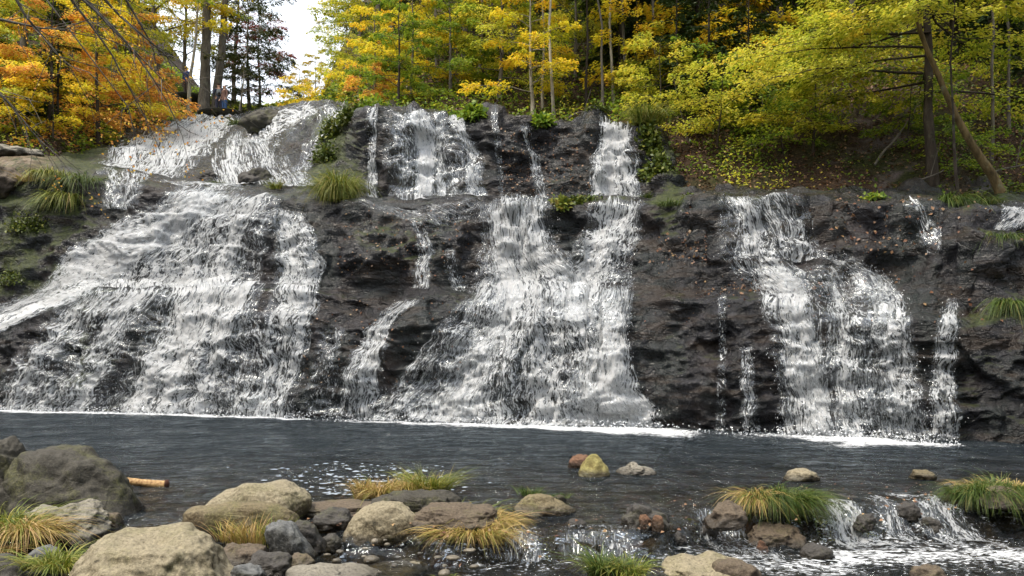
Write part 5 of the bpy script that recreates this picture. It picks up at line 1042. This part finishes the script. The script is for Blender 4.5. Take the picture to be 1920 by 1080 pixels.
def hiker(loc, rz, label, top, legs, hair, arms, S=1., pack=None, skirt=False, face='ok'):
    r = empty('person', loc, rz); r.scale = (S,) * 3; tag(r, label, 'person'); sk = m_plain('skin', (.42, .25, .18), .5)
    def arm(s, A):
        el, wr = A; d = np.array(wr) - np.array(el); d /= np.linalg.norm(d); L = []
        L.append([(s * .02, 0, 1.40, .05), (s * .17, 0, 1.40, .055), (*el, .042), (*wr, .028), (*(np.array(wr) + d * .07), .034)])
        c = np.array(wr) + d * .07; sd = np.cross(d, [0, 0, 1.]); sd = sd / (np.linalg.norm(sd) + 1e-6)
        for k in range(4):
            b = c + sd * (k - 1.5) * .02; ln = (.07, .08, .075, .06)[k]; L.append([(*c, .02), (*(b + d * ln * .5), .009), (*(b + d * ln + [0, 0, -.012]), .008)])
        L.append([(*wr, .02), (*(np.array(wr) + d * .05 + sd * .045), .010), (*(np.array(wr) + d * .08 + sd * .05), .009)]); return L
    ch = [[(0, 0, .95, .13), (0, 0, 1.12, .12), (0, 0, 1.30, .14), (0, 0, 1.40, .10), (0, 0, 1.48, .052), (0, -.01, 1.56, .075), (0, -.012, 1.64, .098), (0, -.005, 1.71, .075)]]
    ch += [[(0, -.012, 1.64, .02), (0, -.10, 1.62, .018)], [(0, 0, 1.64, .02), (.098, 0, 1.63, .018)], [(0, 0, 1.64, .02), (-.098, 0, 1.63, .018)]]
    for s in (-1, 1):
        ch.append([(0, 0, .95, .1), (s * .10, 0, .86, .095), (s * .11, -.01, .50, .062), (s * .12, .01, .10, .042), (s * .12, -.02, .045, .045), (s * .13, -.15, .035, .035)])
    for s, A in zip((-1, 1), arms): ch += arm(s, A)
    body = skin('body', ch, sk, r)
    j = [[(0, 0, .84, .17), (0, 0, .94, .165), (0, 0, 1.12, .15), (0, 0, 1.30, .165), (0, 0, 1.41, .12), (0, 0, 1.46, .075)]]
    for s, A in zip((-1, 1), arms): j.append([(s * .0, 0, 1.41, .05), (s * .18, 0, 1.40, .075), (*A[0], .06), (*(np.array(A[0]) * .1 + np.array(A[1]) * .9), .045)])
    if skirt: j[0] = [(0, 0, .78, .17)] + j[0]
    skin('jacket', j, top, r)
    tr = [[(0, 0, .99, .17), (0, 0, .90, .17)]]
    for s in (-1, 1): tr.append([(0, 0, .90, .1), (s * .10, 0, .84, .13), (s * .11, -.01, .50, .09), (s * .12, .01, .12, .07)])
    skin('trousers', tr, legs, r)
    for s in (-1, 1): skin('shoe', [[(s * .12, .04, .05, .055), (s * .122, -.06, .045, .052), (s * .13, -.17, .04, .04)]], M['shoe'], r)
    hr = skin('hair', [[(0, .03, 1.60, .085), (0, .015, 1.67, .105), (0, 0, 1.725, .085)]], hair, r)
    V, Fc = icos(2)
    for s in (-1, 1): obj('eye', mesh('eye', V * .012 + [s * .034, -.096, 1.65], Fc, M['shoe']), r)
    obj('mouth', mesh('mouth', V * [.024, .006, .006] + [0, -.094, 1.575], Fc, m_plain('lips', (.3, .08, .07))), r)
    if pack:
        b = empty('backpack', loc, rz); b.scale = (S,) * 3; tag(b, 'grey backpack worn by the hiker in the dark jacket', 'backpack'); skin('pack_body', [[(0, .20, 1.02, .14), (0, .21, 1.18, .15), (0, .20, 1.36, .12)]], pack, b)
        skin('pocket', [[(0, .33, 1.05, .07), (0, .33, 1.18, .07)]], M['strap'], b)
        for s in (-1, 1): skin('strap', [[(s * .09, .16, 1.42, .02), (s * .12, .0, 1.50, .02), (s * .11, -.17, 1.34, .02), (s * .13, -.15, 1.15, .02), (s * .14, .1, 1.02, .02)]], M['strap'], b, 1)
    return r
M['shoe'] = m_plain('dark_shoe', (.02, .018, .016)); M['strap'] = m_plain('dark_strap', (.035, .035, .04))
hairm = m_plain('brown_hair', (.04, .022, .012))
def hp(px, py, Y): return tuple(W(np.array([px * 1.]), np.array([py * 1.]), np.array([Y * 1.]))[0])
hiker(hp(410, 214, 39), R(205), 'hiker in a dark jacket with a grey backpack, turned away above the cascade', m_plain('dark_jacket', (.03, .035, .06)), m_plain('dark_trousers', (.03, .03, .05)), hairm, [((-.27, -.02, 1.13), (-.22, -.22, 1.02)), ((.27, -.04, 1.14), (.2, -.26, 1.06))], .92, m_plain('grey_pack', (.16, .17, .18)))
hiker(hp(421, 214, 37.6), R(-35), 'hiker in a brown coat and blue jeans beside the water at the top', m_plain('brown_coat', (.15, .085, .065)), m_plain('blue_jeans', (.03, .07, .17)), hairm, [((-.27, .0, 1.12), (-.24, -.15, .90)), ((.26, .0, 1.12), (.25, -.12, .88))], .84, None, True)
hiker(hp(349, 180, 40.4), R(155), 'hiker in a blue jacket half hidden behind the thin pale trunk', m_plain('blue_jacket', (.03, .05, .16)), m_plain('brown_trousers', (.06, .045, .04)), hairm, [((-.26, .02, 1.12), (-.25, -.16, .95)), ((.26, -.02, 1.12), (.22, -.2, .98))], .9)
# flat stone the two hikers stand on, and a ledge for the third
for px, py, Y, w, lab in ((417, 214, 38.3, 2.4, 'low grey rock the two hikers stand on'), (357, 184, 41, 1.6, 'low mossy rock under the hiker in the blue jacket')):
    V, Fc = ICO4; p = np.array(hp(px, py, Y)); Z = V * [w / 2, 1.1, .5]; Z[:, 2] = np.minimum(Z[:, 2], .0 + .02 * V[:, 0]); Z[:, 2] += .0; tag(obj('rock', mesh('rock', Z, Fc, M['mossy'], True, {'wl': np.full(len(V), -5.)}), None, p), lab, 'rock')
# ------------------------------------------------------------------ camera, light, sky
cam = bpy.data.cameras.new('camera'); co = bpy.data.objects.new('camera', cam); link(co); co.location = (0, 0, CAMZ); co.rotation_euler = (R(90), 0, 0)
cam.sensor_width = 36; cam.lens = F / 1920 * 36; cam.shift_y = (HZ - 540) / 1920; cam.clip_end = 3000; cam.clip_start = .05; scene.camera = co
w = bpy.data.worlds.new('World'); scene.world = w; w.use_nodes = True; nt = w.node_tree; nt.nodes.clear()
EL, AZ = 62, 238     # sun height; bearing it shines from (degrees clockwise from +Y)
sk = nt.nodes.new('ShaderNodeTexSky'); sk.sky_type = 'NISHITA'; sk.sun_disc = False; sk.sun_elevation = R(EL); sk.sun_rotation = R(AZ); sk.air_density = 1.4; sk.dust_density = 4.; sk.ozone_density = 1.
mx = nt.nodes.new('ShaderNodeMix'); mx.data_type = 'RGBA'; mx.inputs[0].default_value = .55; mx.inputs[7].default_value = (11.3, 11.6, 12.1, 1)
bg = nt.nodes.new('ShaderNodeBackground'); bg.inputs[1].default_value = .115; ou = nt.nodes.new('ShaderNodeOutputWorld')
nt.links.new(sk.outputs[0], mx.inputs[6]); nt.links.new(mx.outputs[2], bg.inputs[0]); nt.links.new(bg.outputs[0], ou.inputs[0])
sl = bpy.data.lights.new('sun', 'SUN'); sl.energy = 2.4; sl.angle = R(12); sl.color = (1, .92, .79); so = bpy.data.objects.new('sun', sl); link(so)
from mathutils import Vector
d = Vector((math.sin(R(AZ)) * math.cos(R(EL)), math.cos(R(AZ)) * math.cos(R(EL)), math.sin(R(EL)))); so.rotation_euler = d.to_track_quat('Z', 'Y').to_euler(); so.location = (0, 0, 30)
scene.view_settings.view_transform = 'Standard'; scene.view_settings.look = 'None'; scene.view_settings.exposure = .95; scene.view_settings.gamma = 1
cy = scene.cycles; cy.max_bounces = 6; cy.diffuse_bounces = 3; cy.glossy_bounces = 3; cy.transmission_bounces = 4; cy.transparent_max_bounces = 16; cy.use_denoising = True; cy.caustics_reflective = False; cy.caustics_refractive = False
